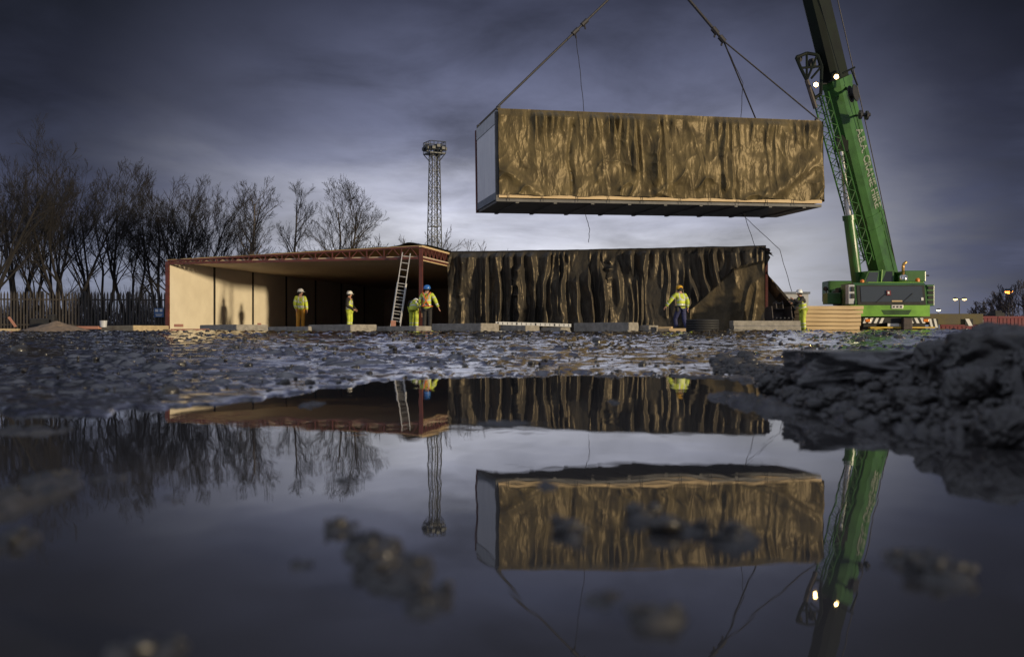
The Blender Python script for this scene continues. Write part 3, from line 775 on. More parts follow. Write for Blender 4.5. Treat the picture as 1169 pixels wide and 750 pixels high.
# ================================================================== CONCRETE BLOCKS
BG = 'concrete blocks laid in a row along the edge of the mud'
def solve(f, lo, hi, target):
    for _ in range(50):
        m_ = (lo + hi) / 2
        if (f(m_) - target) * (f(hi) - target) > 0: hi = m_
        else: lo = m_
    return (lo + hi) / 2
def pxo(x, y): return CX + x / y * F
def block(a, b, c, ytop, ybot, D, label, phi=43, m='concrete', seed=0):
    ph = R(phi)
    B = at(b, ybot, D); zt_ = at(b, ytop, D).z
    fa = lambda L: pxo(B.x - L * math.cos(ph), B.y + L * math.sin(ph))
    L = solve(fa, 0, 6, a)
    fc = lambda w: pxo(B.x + w * math.sin(ph), B.y + w * math.cos(ph))
    w = min(solve(fc, 0, 5, c), 2.2)
    zb = B.z - 0.08
    h = zt_ - zb
    t = MB()
    bm = bmesh.new(); bmesh.ops.create_cube(bm, size=1.0)
    for v in bm.verts: v.co = Vector((v.co.x * L, v.co.y * w, v.co.z * h))
    bmesh.ops.bevel(bm, geom=bm.edges[:], offset=0.014, segments=2, affect='EDGES')
    bmesh.ops.subdivide_edges(bm, edges=[e for e in bm.edges if e.calc_length() > .1], cuts=7, use_grid_fill=True)
    co = np.array([v.co[:] for v in bm.verts])
    n = fbm(co[:, 0] * 6 + seed * 7 + co[:, 2] * 3, co[:, 1] * 6 + co[:, 2] * 5, 3, 5 + seed) - .5
    for v, k in zip(bm.verts, n): v.co = v.co * (1 + 0.0) + v.co.normalized() * (k * 0.035)
    ctr = Vector((B.x, B.y, 0)) + Vector((-math.cos(ph), math.sin(ph), 0)) * L / 2 + Vector((math.sin(ph), math.cos(ph), 0)) * w / 2
    me = bpy.data.meshes.new('concrete_block')
    for v in bm.verts: v.co.z += h / 2
    bm.to_mesh(me); bm.free(); me.materials.append(M[m])
    o = bpy.data.objects.new('concrete_block', me); COL.objects.link(o)
    o.location = (ctr.x, ctr.y, zb); o.rotation_euler = (0, 0, -ph)
    return tag(o, label, 'concrete block', BG)
block(115, 152, 193, 371.5, 380.5, 36, 'concrete block with a wide mustard coloured end in front of the fence', m='concrete_warm', seed=1)
block(228, 270, 306, 370.5, 382, 35.5, 'concrete block with a wide pale end in front of the cream wall', seed=2)
block(306, 352, 356, 372.5, 381, 36.4, 'low dark concrete block in front of the man in orange trousers', phi=48, seed=3)
block(352, 400, 430, 370.3, 381.8, 35.5, 'concrete block below the man in the waistcoat and dark sleeves', seed=4)
block(430, 475, 493, 372.2, 382, 35.6, 'concrete block in front of the foot of the ladder', seed=5)
block(493, 549, 570, 369, 381.5, 35.4, 'long concrete block where the dark sheeting begins', seed=6)
block(571, 600, 616, 371.5, 381.5, 36, 'short concrete block beside the long white strip', seed=7)
block(617, 640, 651, 373.8, 381, 36, 'low concrete block behind which a long white strip lies', seed=8)
block(655, 718, 729, 368, 379.5, 36.4, 'longest grey concrete block before the dark sheeting', seed=9)
block(729, 741, 752, 371.3, 379.5, 36.6, 'small concrete block next to the scraps of wood', seed=10)
# scraps of wood and strips
def plank(px1, px2, py, D1, D2, h, w, m, label, cat='plank', name='plank', group=None):
    t = MB(); a, b = at(px1, py, D1), at(px2, py, D2)
    t.beam(a, b, w, h)
    return t.thing(name, m, label, cat, group)
plank(752, 767, 375.5, 36.6, 36.4, .16, .25, M['timber'], 'short wood offcut left of the walking man in navy trousers', 'wood offcut', 'wood_offcut')
plank(764, 783, 377, 36.2, 36.1, .13, .22, M['timber'], 'pale wood offcut at the feet of the walking man', 'wood offcut', 'wood_offcut')
t = MB(); a, b = at(566, 369, 37.2), at(652, 371.5, 36.9); t.beam(a, b, .08, .11)
ws = t.thing('levelling_staff', M['white'], 'long white strip with dark marks lying on the blocks before the dark sheeting', 'measuring staff')
for k in range(16):
    t2 = MB(); c = a.lerp(b, (k + .5) / 16); t2.box((c.x, c.y - .042, c.z), (.02 if k % 4 else .05, .006, .08)); t2.build('mark', M['dark_steel'], ws, ws.location)
plank(655, 760, 380.3, 35.2, 35.0, .05, .2, M['plank_pink'], 'long thin reddish plank lying flat on the mud before the blocks')
plank(83, 114, 374, 37, 36.8, .10, .2, M['plank_pink'], 'reddish plank between the sand pile and the white tub')
plank(196, 238, 376.5, 36.6, 36.4, .07, .18, M['plank_pink'], 'reddish plank lying in front of the cream end wall')
plank(-20, 22, 377.5, 36, 36.2, .14, .3, M['concrete_warm'], 'flat buff kerb stone at the left edge of the site', 'kerb stone', 'kerb_stone')
t = MB(); t.beam(at(10, 362, 37), at(18, 373, 37), .09, .06); t.thing('marker_stake', M['plank_pink'], 'pink wooden stake tilted against the fence at the left', 'stake')
t = MB(); t.box(at(204, 371.6, 38), (.30, .14, .1), bev=.01); t.thing('brick', M['plank_pink'], 'single red brick on the sill of the cream end wall', 'brick')
t = MB(); t.box(at(449, 369.5, 37.2), (.17, .12, .22), bev=.01); t.thing('brick', M['plank_pink'], 'red brick standing on end at the foot of the ladder', 'brick')
t = MB(); t.box(at(296, 370.4, 38), (.12, .12, .1), bev=.01); t.thing('brick', M['plank_pink'], 'small red brick end on the block before the second cream panel', 'brick')
t = MB(); t.bar(at(658, 394, 14), at(660, 385, 14.05), .012, n=6); t.bar(at(661, 394, 14), at(660, 386, 14.0), .010, n=6)
t.thing('survey_peg', M['black'], 'tiny dark forked peg standing in the mud mid-way to the wrapped building', 'peg')
# sand pile, black box, tub
def pile(px, py, D, rx, ry, h, label, seed, m):
    n = 60; P = at(px, py, D)
    a = np.linspace(-1.3, 1.3, n); X, Y = np.meshgrid(a, a); r = np.sqrt(X * X + Y * Y)
    Z = h * np.clip(1 - r, -0.3, 1) ** 1 * (0.8 + .5 * fbm(X * 3, Y * 3, 4, seed)) + .05 * h * (fbm(X * 14, Y * 14, 2, seed + 2) - .5)
    o = grid_mesh('sand_pile', X * rx, Y * ry, Z, m, loc=P); return tag(o, label, 'sand pile')
pile(64, 378.5, 36.5, 1.25, 1.0, .34, 'heap of brown building sand before the fence', 33, M['sand'])
t = MB(); t.box(at(50, 369, 37.6), (.82, .5, .34), bev=.05); t.box(at(60, 367, 37.5), (.22, .3, .5), bev=.05); t.box(at(44, 366.5, 37.55), (.3, .35, .08), bev=.02)
t.thing('plate_compactor', M['black'], 'black machine half hidden behind the sand heap', 'compactor')
t = MB(); t.lathe([(.11, 0), (.13, .22), (.135, .23), (.12, .23), (.1, .05)], at(118, 373.5, 36.8), 18)
t.thing('tub', M['grey_fascia'], 'small pale tub on the kerb in front of the fence', 'tub', smooth=False)
# stack of black rings by the walking man
pc = empty('pipe_coil', at(802, 379.2, 37.2), 0, 'flat stack of black ribbed pipe coiled on the ground by the walking man', 'pipe coil')
for k in range(5):
    t = MB(); n = 40
    t.tube([(0.53 * math.cos(2 * PI * i / n + .01), 0.53 * math.sin(2 * PI * i / n), .06 + k * .085) for i in range(n + 1)], .052, 10)
    t.tube([(0.40 * math.cos(2 * PI * i / n + .01), 0.40 * math.sin(2 * PI * i / n), .06 + k * .085) for i in range(n + 1)], .052, 10)
    t.build('coil_turn', M['black'], pc, smooth=True)
# long concrete barrier on the right
cb = MB(); a = at(838, 381, 37.0); b = at(914.5, 381, 37.4)
dx = (b - a); dx.z = 0; Ld = dx.length; e = dx.normalized(); nrm = Vector((-e.y, e.x, 0))
prof = [(0, -.05), (0, .26), (.05, .30), (.05, .46), (.45, .46), (.45, -.05)]
base = Vector((a.x, a.y, a.z))
cb.prism([base + nrm * p_[0] + Vector((0, 0, p_[1])) for p_ in prof], e * Ld)
cb.thing('concrete_barrier', M['concrete'], 'long grey concrete kerb unit with a stepped top below the bucket', 'concrete barrier')

# ================================================================== RIGHT END: bucket, loose sheet, cabin, timber
bk = empty('excavator_bucket', at(889, 374, 39.6), R(10), 'worn steel digger bucket standing at the right end of the wrapped building', 'digger bucket')
t = MB()
prof = []
for k in range(13):
    an = PI * 0.15 + PI * 1.05 * k / 12
    prof.append((0, -math.cos(an) * .42, .46 - math.sin(an) * .44))
sh = [Vector((-.38, p_[1], p_[2])) for p_ in prof]
inn = [Vector((-.38, p_[1] * .93, .46 + (p_[2] - .46) * .93)) for p_ in prof]
t.prism(sh + inn[::-1], (0.76, 0, 0)); t.build('shell', M['rusty'], bk)
for sx in (-.40, .37):
    t = MB(); t.prism([Vector((sx, p_[1], p_[2])) for p_ in prof] + [Vector((sx, .2, .78)), Vector((sx, -.25, .80))], (.03, 0, 0)); t.build('side_plate', M['rusty'], bk)
t = MB()
for sx in (-.14, .12): t.prism([(sx, -.1, .72), (sx, .22, .70), (sx, .16, .98), (sx, -.02, 1.0)], (.04, 0, 0))
t.bar((-.2, .05, .9), (.2, .05, .9), .035); t.build('hanger', M['rusty'], bk)
for k in range(5):
    t = MB(); t.box((-.32 + .16 * k, -.46, .33), (.05, .16, .05), rot=(R(-20), 0, 0)); t.build('tooth', M['dark_steel'], bk)
# loose dark sheet sloping from the building end to the worker
A0, A1 = at(875, 309, 41.0), at(921, 363, 40.9)
n = 40
sv = np.linspace(0, 1, n)[None, :] * np.ones((24, 1)); tv = np.linspace(0, 1, 24)[:, None] * np.ones((1, n))
top = np.array(A0)[None, None, :] * (1 - sv)[..., None] + np.array(A1)[None, None, :] * sv[..., None]
top[..., 2] -= 0.22 * np.sin(sv * PI)
X = top[..., 0] + .05 * (fbm(sv * 8, tv * 3, 3, 5) - .5); Yg = top[..., 1] + tv * 1.6 + .20 * (ridge(sv * 9 + tv * .4, tv * .8, 8) - .5); Zg = top[..., 2] * (1 - tv * .5) + .15 * tv + .08 * (ridge(sv * 7, tv, 9) - .5)
o = grid_mesh('loose_sheet', X - A1.x, Yg - A1.y, Zg - .3, M['tarp_black'], loc=(A1.x, A1.y, .3)); tag(o, 'loose black sheet pulled down at a slant from the wrapped building by a worker', 'sheet')
# dark curtain under it
t = MB(); t.prism([at(875, 376, 41.6), at(875, 312, 41.6), at(888, 326, 41.6), at(905, 346, 41.6), at(914, 376, 41.6)], (0, .05, 0))
t.thing('hanging_sheet', M['tarp_black'], 'black sheet hanging upright behind the digger bucket', 'sheet')
ca = empty('site_cabin', at(909, 379, 58), 0, 'pale grey flat-roofed site cabin seen behind the worker at the timber', 'cabin')
t = MB(); t.box((0, 1.2, 1.05), (1.35, 2.4, 2.1)); t.build('wall', M['grey_fascia'], ca)
t = MB(); t.box((0, 1.2, 2.15), (1.5, 2.6, .12)); t.build('roof', M['grey_base'], ca)
t = MB(); t.box((.05, -.02, 1.45), (.9, .05, .75)); wf = t.build('window', M['glass'], ca)
# timber stack
TG = 'sawn timber boards stacked in front of the crane'
tl = ['top board of the timber stack, slightly longer than the one below', 'second board from the top of the timber stack', 'third board down in the timber stack', 'fourth board down, in the middle of the timber stack', 'fifth board down in the timber stack', 'board one above the bottom of the timber stack', 'bottom board of the timber stack, on the mud']
zy = [349.0, 353.6, 358.2, 362.8, 367.4, 372.0, 376.6, 381.2]
rng = random.Random(12)
for k in range(7):
    zt_, zb = at(0, zy[k], 40.0).z, at(0, zy[k + 1], 40.0).z
    x1 = at(919 - k * .7 + rng.uniform(-1, 1), 0, 40).x; x2 = at((985.5 if k < 2 else 984 - .5 * k) + rng.uniform(-.9, .9), 0, 40).x
    t = MB(); y_ = 40.0 + rng.uniform(-.03, .05) + (0.0 if k in (0, 3, 5) else .05)
    t.box(((x1 + x2) / 2, y_ + .6, (zt_ + zb) / 2), (x2 - x1, 1.2, zt_ - zb - .018), rot=(0, rng.uniform(-.006, .006), R(5)), bev=.008)
    t.thing('timber_board', M['timber'], tl[k], 'timber board', TG)

# ================================================================== CRANE
CR = Vector((15.4, 46.0, 0.29))
cr = empty('mobile_crane', CR, 0, 'green mobile crane with raised telescopic boom parked facing the camera', 'crane')
def cpart(mb, name, m, parent=None, smooth=False):
    return mb.build(name, M[m] if isinstance(m, str) else m, parent or cr, CR, smooth)
FY = 42.5
def zz(py, D=FY): return CAMZ + (HY - py) / F * D
def xx_(px, D=FY): return (px - CX) / F * D
# driving cab
t = MB()
xl, xr = xx_(976.5), xx_(1058.5)
pts = []
for (z_, y_) in ((zz(350), FY + .02), (zz(345.5), FY + .0), (zz(325), FY + .16), (zz(322.5), FY + .3)):
    pts.append((y_, z_))
poly = [Vector((xl, y_, z_)) for y_, z_ in pts] + [Vector((xl, FY + 1.9, zz(322.5))), Vector((xl, FY + 1.9, zz(350)))]
t.prism(poly, (xr - xl, 0, 0)); cab = cpart(t, 'driving_cab', 'green')
t = MB(); wl, wr = xx_(979), xx_(1056.5)
t.prism([Vector((wl, FY - .03, zz(348.3))), Vector((wl, FY - .03, zz(345.6))), Vector((wl, FY + .12, zz(325.5))), Vector((wl, FY + .14, zz(325.5))), Vector((wl, FY, zz(348.3)))], (wr - wl, 0, 0))
cpart(t, 'windscreen_frame', 'black', cab)
t = MB(); wl, wr = xx_(983), xx_(1053.5)
t.prism([Vector((wl, FY - .045, zz(344.8))), Vector((wl, FY + .088, zz(327))), Vector((wl, FY + .11, zz(327))), Vector((wl, FY - .02, zz(344.8)))], (wr - wl, 0, 0))
ws_ = cpart(t, 'windscreen', 'glass_blue', cab)
t = MB()
t.bar((xx_(1000), FY - .06, zz(345)), (xx_(1012), FY + .0, zz(335)), .012); cpart(t, 'wiper', 'black', ws_); t = MB(); t.bar((xx_(1030), FY - .06, zz(345)), (xx_(1042), FY + .0, zz(335)), .012); cpart(t, 'wiper', 'black', ws_)
t = MB(); t.box((xx_(1014.5), FY - .02, zz(334.5)), (.17, .02, .2), rot=(R(-12), 0, 0)); cpart(t, 'sticker', 'red', ws_)
t = MB(); t.box((xx_(1014.0), FY - .034, zz(334.3)), (.07, .02, .1), rot=(R(-12), 0, 0)); cpart(t, 'sticker', 'white', ws_)
t = MB(); t.box((xx_(1052.5), FY - .03, zz(341.5)), (.09, .03, .12), rot=(R(-12), 0, 0)); cpart(t, 'sticker', 'white', ws_)
t = MB(); t.box((xx_(1023.5), FY - .05, zz(343.8)), (.42, .03, .06)); cpart(t, 'dashboard_plate', 'timber', ws_)
# cabinet to the right of the cab
t = MB(); t.box((xx_(1063.5), FY + .6, zz(337)), (.32, 1.0, .86), bev=.03); cbx = cpart(t, 'side_cabinet', 'green')
for q in (328.5, 334, 339.5, 345):
    t = MB(); t.box((xx_(1063.5), FY + .09, zz(q)), (.24, .05, .13), bev=.015); cpart(t, 'step_recess', 'black', cbx)
# bumper
t = MB(); xl, xr = xx_(966), xx_(1060.5)
poly = [(xl + .08, FY - .30), (xl, FY - .1), (xl, FY + .4), (xr, FY + .4), (xr, FY - .1), (xr - .08, FY - .30)]
t.prism([Vector((x, y, zz(361.3))) for x, y in poly], (0, 0, zz(348.8) - zz(361.3))); bump = cpart(t, 'bumper', 'lime')
t = MB(); t.prism([(xx_(1003), FY - .312, zz(354)), (xx_(1037.5), FY - .312, zz(354)), (xx_(1034), FY - .312, zz(359.5)), (xx_(1006.5), FY - .312, zz(359.5))], (0, .02, 0)); cpart(t, 'grille', 'green', bump)
t = MB()
for k in range(5): t.beam((xx_(1004 + .6 * k), FY - .318, zz(354.7 + k * 1.0)), (xx_(1036.5 - .6 * k), FY - .318, zz(354.7 + k)), .012, .012)
cpart(t, 'grille_slat', 'boom_dark', bump)
t = MB(); t.box((xx_(1021), FY - .32, zz(350.6)), (.46, .03, .15), bev=.008); cpart(t, 'badge_plate', 'alu', bump)
for k in range(3):
    t = MB(); t.box((xx_(1017 + 4 * k), FY - .34, zz(350.6)), (.08, .012, .07)); cpart(t, 'badge_letter', 'dark_steel', bump)
# under-bumper: striped boards, plate, lamps
def stripes(px1, px2, y1, y2, n, Y, parent, lean=1):
    bd = MB(); bd.box((xx_((px1 + px2) / 2, Y), Y + .03, zz((y1 + y2) / 2, Y)), (xx_(px2, Y) - xx_(px1, Y), .04, zz(y1, Y) - zz(y2, Y)))
    b_ = cpart(bd, 'warning_board', 'black', parent)
    st = MB(); w = (px2 - px1) / n
    for k in range(n):
        a_ = px1 + w * k; sh_ = w * .45 * lean
        st.prism([(xx_(max(px1, a_ + (0 if lean > 0 else w * .45)), Y), Y + .002, zz(y2, Y)), (xx_(a_ + w * .5 + (0 if lean > 0 else w * .45), Y), Y + .002, zz(y2, Y)),
                  (xx_(a_ + w * .5 + max(sh_, 0), Y), Y + .002, zz(y1, Y)), (xx_(a_ + max(sh_, 0), Y), Y + .002, zz(y1, Y))], (0, .006, 0))
    cpart(st, 'white_stripe', 'white', b_)
stripes(985, 1010, 363, 369, 4, FY - .2, bump)
stripes(1037, 1057, 363, 369, 3, FY - .2, bump, -1)
t = MB(); t.box((xx_(1018), FY - .17, zz(371)), (.46, .03, .12)); cpart(t, 'number_plate', 'white', bump)
t = MB(); t.box((xx_(1017), FY - .1, zz(365.5)), (.7, .2, .22), bev=.02); cpart(t, 'tow_hitch', 'black', bump)
t = MB(); t.box((xx_(1031), FY - .38, zz(370)), (.36, .3, .5), bev=.03); cpart(t, 'tool_box', 'rusty', bump)
t = MB(); t.box((xx_(1028), FY - .1, zz(374.0)), (2.6, .3, .06)); cpart(t, 'step_rail', 'yellow', bump)
for q in (989, 1055):
    t = MB(); t.box((xx_(q), FY - .19, zz(366)), (.22, .06, .12), bev=.02); cpart(t, 'headlight', 'amber', bump)
# chassis, wheels, deck
t = MB(); t.box((CR.x + .1, 47.6, zz(366)), (2.3, 9.6, .5)); t.box((CR.x + .1, 48.2, zz(352)), (2.7, 8.0, .42), bev=.04); cpart(t, 'chassis', 'green')
t = MB(); t.box((CR.x + .1, FY + .5, zz(372)), (2.5, .8, .3)); cpart(t, 'front_axle', 'black')
for i, wy in enumerate((44.2, 45.9, 49.2, 50.9)):
    for sx in (-1, 1):
        t = MB(); c = Vector((CR.x + .1 + sx * 1.25, wy, CR.z + .56))
        t.lathe([(.30, -.2), (.53, -.2), (.58, -.14), (.58, .14), (.53, .2), (.30, .2)], c, 28, (1, 0, 0)); w_ = cpart(t, 'wheel', 'black')
        t = MB(); t.lathe([(.29, -.17), (.29, .17), (.12, .19), (.10, .22)], c, 20, (1, 0, 0)); cpart(t, 'rim', 'green', w_)
# outriggers
for (sx, px_) in ((1, 1120), (-1, 944)):
    t = MB(); Y_ = 44.6
    x0 = CR.x + .1 + sx * 1.1; x1 = xx_(px_, Y_)
    t.box(((x0 + x1) / 2, Y_, zz(364.5, Y_)), (abs(x1 - x0), .42, .46), bev=.02); orr = cpart(t, 'outrigger', 'brown_beam')
    t = MB(); t.bar((x1 - sx * .12, Y_ - .12, zz(362, Y_)), (x1 - sx * .12, Y_ - .12, CR.z + .1), .09, n=12); cpart(t, 'jack', 'chrome', orr)
    t = MB(); t.lathe([(.34, 0), (.34, .06), (.12, .12)], (x1 - sx * .12, Y_ - .12, CR.z + .03), 20); cpart(t, 'foot_plate', 'rusty', orr)
    if sx > 0:
        stripes(1060.5, 1071, 364, 374, 2, Y_ - .34, orr, -1); stripes(1102, 1111, 364, 372, 1, Y_ - .34, orr, -1)
# left tool box, mirror
t = MB(); t.box((xx_(949.5, 44), 44, zz(341, 44)), (.56, .7, .46), bev=.03); lbx = cpart(t, 'side_locker', 'green')
t = MB(); t.bar((xx_(943, 44), 43.9, zz(336, 44)), (xx_(941.5, 44), 43.9, zz(330, 44)), .02); t.lathe([(.02, -.09), (.09, -.08), (.1, 0), (.08, .07), (.02, .09)], (xx_(942, 44), 43.88, zz(330, 44)), 14, (1, 1, 0)); cpart(t, 'mirror', 'black', lbx)
t = MB(); t.box((xx_(963, 44.6), 44.8, zz(340, 44.6)), (.5, 1.0, .62), bev=.03); t.box((xx_(962, 44.6), 44.8, zz(331, 44.6)), (.36, .6, .2), bev=.05); t.bar((xx_(955, 44.6), 44.4, zz(333, 44.6)), (xx_(970, 44.6), 44.4, zz(333, 44.6)), .09); cpart(t, 'hydraulic_unit', 'boom_dark')
t = MB(); t.box((xx_(972.5), FY + .25, zz(336)), (.24, .4, .78), bev=.02); gp = cpart(t, 'grab_panel', 'grey_fascia', cab)
for q in (330, 338):
    t = MB(); t.box((xx_(973.5), FY + .02, zz(q)), (.13, .05, .2), bev=.02); cpart(t, 'lamp_cluster', 'black', gp)
# superstructure: turntable, operator cab, engine housing, counterweight, exhaust
t = MB(); t.lathe([(1.1, 0), (1.1, .25), (.95, .35)], (CR.x + .5, 48.0, zz(350, 48) + .25), 30); cpart(t, 'turntable', 'dark_steel')
t = MB(); t.box((CR.x + .9, 48.6, 2.15), (1.9, 4.0, .55), bev=.05); cpart(t, 'slewing_platform', 'green')
UY = 45.6
t = MB()
ux0, ux1 = xx_(985.5, UY), xx_(1006, UY)
t.prism([(ux0, UY, zz(323, UY)), (ux0 + .22, UY, zz(309.5, UY)), (ux0 + .22, UY + 1.5, zz(308.5, UY)), (ux0, UY + 1.5, zz(323, UY))], (ux1 - ux0, 0, 0)); 
t.prism([(ux1 - .05, UY + .05, zz(323, UY)), (ux1 - .05, UY + .05, zz(308.5, UY)), (ux1 - .05, UY + 1.6, zz(308.5, UY)), (ux1 - .05, UY + 1.6, zz(323, UY))], (.62, 0, 0)); oc = cpart(t, 'operator_cab', 'green')
t = MB(); t.prism([(ux0 + .09, UY - .012, zz(322, UY)), (ux0 + .28, UY - .012, zz(310.8, UY)), (ux1 - .12, UY - .012, zz(310.8, UY)), (ux1 - .2, UY - .012, zz(322, UY))], (0, .02, 0)); cpart(t, 'front_window', 'glass_blue', oc)
t = MB(); t.prism([(ux1 + .07, UY + .03, zz(321.5, UY)), (ux1 + .07, UY + .03, zz(310, UY)), (ux1 + .5, UY + .03, zz(310, UY)), (ux1 + .5, UY + .03, zz(321.5, UY))], (0, .02, 0)); cpart(t, 'side_window', 'glass', oc)
t = MB(); t.bar((ux1 - .02, UY - .05, zz(322, UY)), (ux1 + .02, UY - .05, zz(308, UY)), .03); cpart(t, 'window_pillar', 'lime', oc)
t = MB(); t.box((xx_(1016, UY), UY - .1, zz(323.6, UY)), (2.4, 1.2, .05), bev=.01); cpart(t, 'deck_edge', 'lime')
t = MB(); t.box((xx_(1041, 47), 47.4, zz(316, 47)), (.95, 1.6, .5), bev=.04); eh = cpart(t, 'engine_housing', 'green')
t = MB(); t.bar((xx_(1052, 47), 46.8, zz(314.5, 47)), (xx_(1058.5, 47), 46.8, zz(315, 47)), .03); cpart(t, 'tail_arm', 'dark_steel', eh)
t = MB(); t.lathe([(.09, 0), (.10, .1), (.06, .16)], (xx_(1047.5, 46), 46.0, zz(321.8, 46)), 12); cpart(t, 'beacon', 'amber', eh)
t = MB(); t.lathe([(.08, 0), (.09, .08), (.05, .13)], (xx_(979, 46), 45.4, zz(323.5, 46)), 12); cpart(t, 'beacon', 'amber', oc)
t = MB(); t.box((CR.x + 1.2, 51.2, 2.35), (2.7, 1.1, 1.0), bev=.06); cpart(t, 'counterweight', 'green')
t = MB(); ex = xx_(1031, 45.5); t.lathe([(.15, 0), (.19, .06), (.19, .26), (.10, .32)], (ex, 45.5, zz(322, 45.5)), 18); exh = cpart(t, 'exhaust_silencer', 'chrome', None, True)
t = MB(); t.tube([(ex, 45.5, zz(315, 45.5)), (ex, 45.5, zz(304, 45.5)), (ex + .03, 45.5, zz(301.5, 45.5)), (ex + .14, 45.45, zz(298.8, 45.5))], .062, 12); cpart(t, 'exhaust_pipe', mat('sunlit golden exhaust steel', (.55, .36, .12), (.35, .2, .08), 8, .3, .45, metal=.8), exh, True)  # golden sunlight is put into the pipe's steel colour
# boom
B0 = Vector((xx_(1010, 48.0), 48.0, zz(326, 48.0))); B1 = at(745, -755, 39.0)
ax = (B1 - B0).normalized(); BL = (B1 - B0).length
sn = Vector((-(ax.y), ax.x, 0)); sn = Vector((ax.y, -ax.x, 0)) * -1 if Vector((ax.y, -ax.x, 0)).y > 0 else Vector((ax.y, -ax.x, 0))
sn.normalize()                                         # side that faces the camera
if sn.y > 0: sn = -sn
tp = ax.cross(sn);                                     # towards the top side of the boom
if tp.x < 0: tp = -tp
def onboom(py, dtop=0.0, dside=0.0):
    """point on the boom axis that projects to picture row py"""
    lo, hi = 0.0, BL
    for _ in range(60):
        m_ = (lo + hi) / 2; P = B0 + ax * m_
        if HY - (P.z - CAMZ) / P.y * F > py: lo = m_
        else: hi = m_
    return (lo + hi) / 2
def boomsec(l0, l1, w, h, name, m, parent=None):
    t = MB(); c = .22
    ring = []
    for (a_, b_) in ((-.5, .5), (.5, .5), (.5, -.5 + c), (.5 - c, -.5), (-.5 + c, -.5), (-.5, -.5 + c)):
        ring.append(sn * (a_ * w) + tp * (b_ * h))
    t.prism([B0 + ax * l0 + r_ for r_ in ring], ax * (l1 - l0)); return cpart(t, name, m, parent)
lA, lB = onboom(92), onboom(-190)
boom = boomsec(-.9, lA, .92, 1.12, 'boom', 'green')
boomsec(lA - .02, lB, .82, 1.0, 'boom_section', 'boom_dark', boom)
boomsec(lB - .02, BL - 8, .72, .9, 'boom_section', 'boom_dark', boom)
boomsec(BL - 8.02, BL, .62, .78, 'boom_section', 'boom_dark', boom)
for l_, g in ((lA - .25, .07), (onboom(252), .05), (onboom(252) - .6, .04)):
    t = MB(); c = B0 + ax * l_
    ring = [sn * (a_ * (.92 + g)) + tp * (b_ * (1.12 + g)) for (a_, b_) in ((-.5, .5), (.5, .5), (.5, -.3), (.3, -.5), (-.3, -.5), (-.5, -.3))]
    t.prism([c + r_ for r_ in ring], ax * .28); cpart(t, 'boom_collar', 'green', boom)
t = MB()
l_ = onboom(160); c = B0 + ax * l_
t.box(c - tp * .62 + sn * .0, (.5, .4, .7)); cpart(t, 'cylinder_bracket', 'boom_dark', boom)
t = MB(); c = B0 + sn * .468 + tp * .28
t.beam(c + ax * .1, c + ax * (lA - .4), .03, .05, up=tp); cpart(t, 'boom_rib', 'green', boom)
# lettering on the boom side, reading downwards
def boomtext(txt, py0, py1, m, dtop, Hh=.42):
    cu = bpy.data.curves.new('lettering', 'FONT'); cu.body = txt; cu.extrude = 0.006; cu.offset = 0.022; cu.size = 1.0
    o = bpy.data.objects.new('lettering', cu); COL.objects.link(o)
    dg = bpy.context.evaluated_depsgraph_get(); me = bpy.data.meshes.new_from_object(o.evaluated_get(dg))
    bpy.data.objects.remove(o); bpy.data.curves.remove(cu)
    co = np.array([v.co[:] for v in me.vertices]); mn, mx = co.min(0), co.max(0)
    l0, l1 = onboom(py0), onboom(py1)
    sx = (l0 - l1) / (mx[0] - mn[0]); sy = Hh / (mx[1] - mn[1])
    org = B0 + ax * l0 + sn * .472 + tp * dtop - CR
    up_ = sn.cross(-ax)
    for v in me.vertices:
        v.co = org + (-ax) * ((v.co.x - mn[0]) * sx) + up_ * ((v.co.y - mn[1]) * sy) + sn * v.co.z
    me.materials.clear(); me.materials.append(M[m])
    o = bpy.data.objects.new('lettering', me); COL.objects.link(o); o.parent = boom
    return o
boomtext('A.B.A. CRANE HIRE', 150, 240, 'letter', -.02, .50)
# lift cylinder
cA = at(979, 326, 46.6); cB = at(971, 243, 45.9); cC = at(960.5, 160, 45.6)
cC = B0 + ax * onboom(160) - tp * .75
cB = cA.lerp(cC, .50)
t = MB(); t.bar(cA, cB, .24, n=20); t.bar(cB - (cB - cA).normalized() * .2, cB + (cB - cA).normalized() * .02, .28, n=20); lc = cpart(t, 'lift_cylinder', 'green', None, False)
t = MB(); t.bar(cB, cC, .13, n=18); cpart(t, 'cylinder_rod', 'chrome', lc, False)
# folded lattice jib along the boom
J0, J1 = at(989, 300, 47.2), at(936.5, 108, 44.8)
jd = (J1 - J0).normalized(); js = sn.copy(); jt = jd.cross(js).normalized()
t = MB(); jr = .24
cor = [js * jr + jt * jr, js * -jr + jt * jr, js * jr - jt * jr, js * -jr - jt * jr]
for c in cor: t.bar(J0 + c, J1 + c, .035, n=6)
nb = 26; jl = (J1 - J0).length
for k in range(nb):
    a_, b_ = J0 + jd * (jl * k / nb), J0 + jd * (jl * (k + 1) / nb)
    for i_, j_ in ((0, 1), (1, 3), (3, 2), (2, 0)):
        if k % 2: i_, j_ = j_, i_
        t.bar(a_ + cor[i_], b_ + cor[j_], .018, n=5)
jib = cpart(t, 'lattice_jib', 'green')
t = MB()
def fh(px, py, D=44.6): return at(px, py, D)
hp = [(909, 66), (921, 61), (933, 63), (938, 76), (937, 108), (930, 112), (921, 92), (914, 78)]
for k in range(len(hp)):
    t.bar(fh(*hp[k]), fh(*hp[(k + 1) % len(hp)]), .07, n=6); t.bar(fh(*hp[k], 45.3), fh(*hp[(k + 1) % len(hp)], 45.3), .07, n=6); t.bar(fh(*hp[k]), fh(*hp[k], 45.3), .05, n=6)
